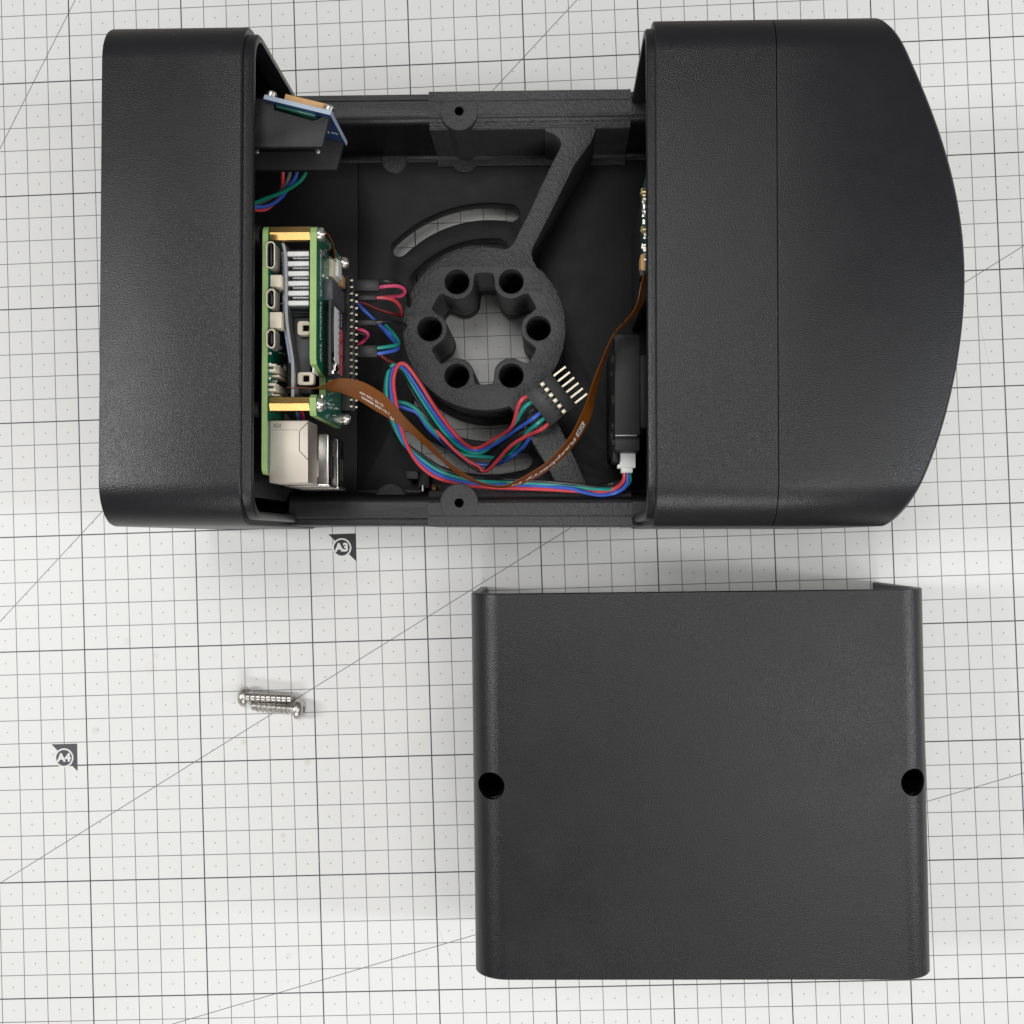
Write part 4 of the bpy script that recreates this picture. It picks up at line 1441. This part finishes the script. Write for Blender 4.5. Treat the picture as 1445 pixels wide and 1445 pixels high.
# ------------------------------------------------------------------ two loose screws
def make_screw(label, head_px, tip_px):
    h, t = W(*head_px), W(*tip_px)
    ax = (h - t)
    Ls = ax.length
    ax.normalize()
    sc = thing('loose_screw', (h.x, h.y, 0), label, 'screw', 'loose screws on the mat')
    n, steps = 20, 190
    pitch, rc, rt = 2.2, 1.95, 2.85
    u1 = ax.orthogonal().normalized()
    u2 = ax.cross(u1)
    rings = []
    for i in range(steps + 1):
        x = Ls * i / steps
        rg = []
        for k in range(n):
            th = 2 * math.pi * k / n
            ph = ((x / pitch) - th / (2 * math.pi)) % 1.0
            d = abs(ph - 0.5) * 2
            rid = max(0.0, 1 - (1 - d) * 4.6)
            fade = min(1, x / 2.0) * (1 if x < Ls - 2.6 else max(0, (Ls - 1.4 - x) / 1.2))
            r = rc * min(1, 0.72 + x / 3.0) + (rt - rc) * rid * fade
            rg.append(t + ax * x + (u1 * math.cos(th) + u2 * math.sin(th)) * r)
        rings.append(rg)
    MB().loft(rings).build('threaded_shank', 'screw', sc, angle=60)
    o = h
    hd = MB().lathe(o, ax, [(2.0, -0.3), (4.25, 0), (4.4, 0.4), (4.35, 1.1), (4.0, 2.1), (3.3, 2.9), (2.1, 3.35), (0.6, 3.5)], 32).build('screw_head', 'screw', sc, angle=50)
    cr = MB()
    cr.obox(o, ax, u1, u2, (1.6, 4), (-1.9, 1.9), (-0.45, 0.45))
    cr.obox(o, ax, u1, u2, (1.55, 4.05), (-0.45, 0.45), (-1.9, 1.9))
    cu = cr.build('cutter', 'inkdark')
    md = hd.modifiers.new('b', 'BOOLEAN')
    md.operation = 'DIFFERENCE'
    md.solver = 'EXACT'
    md.use_self = True
    md.object = cu
    bpy.context.view_layer.update()
    me = bpy.data.meshes.new_from_object(hd.evaluated_get(bpy.context.evaluated_depsgraph_get()))
    hd.modifiers.clear()
    hd.data = me
    me.polygons.foreach_set('use_smooth', [True] * len(me.polygons))
    me.set_sharp_from_angle(angle=math.radians(40))
    while len(me.materials) > 1:
        me.materials.pop()
    bpy.data.objects.remove(cu)
    return sc


make_screw('silver cross head screw with its head towards the case, upper of the two', (347.5, 983.0, 4.1), (414.5, 986.0, 2.6))
make_screw('silver cross head screw lying lower, its head beside the diagonal mat line', (418.0, 1000.5, 4.1), (355.5, 995.5, 2.6))
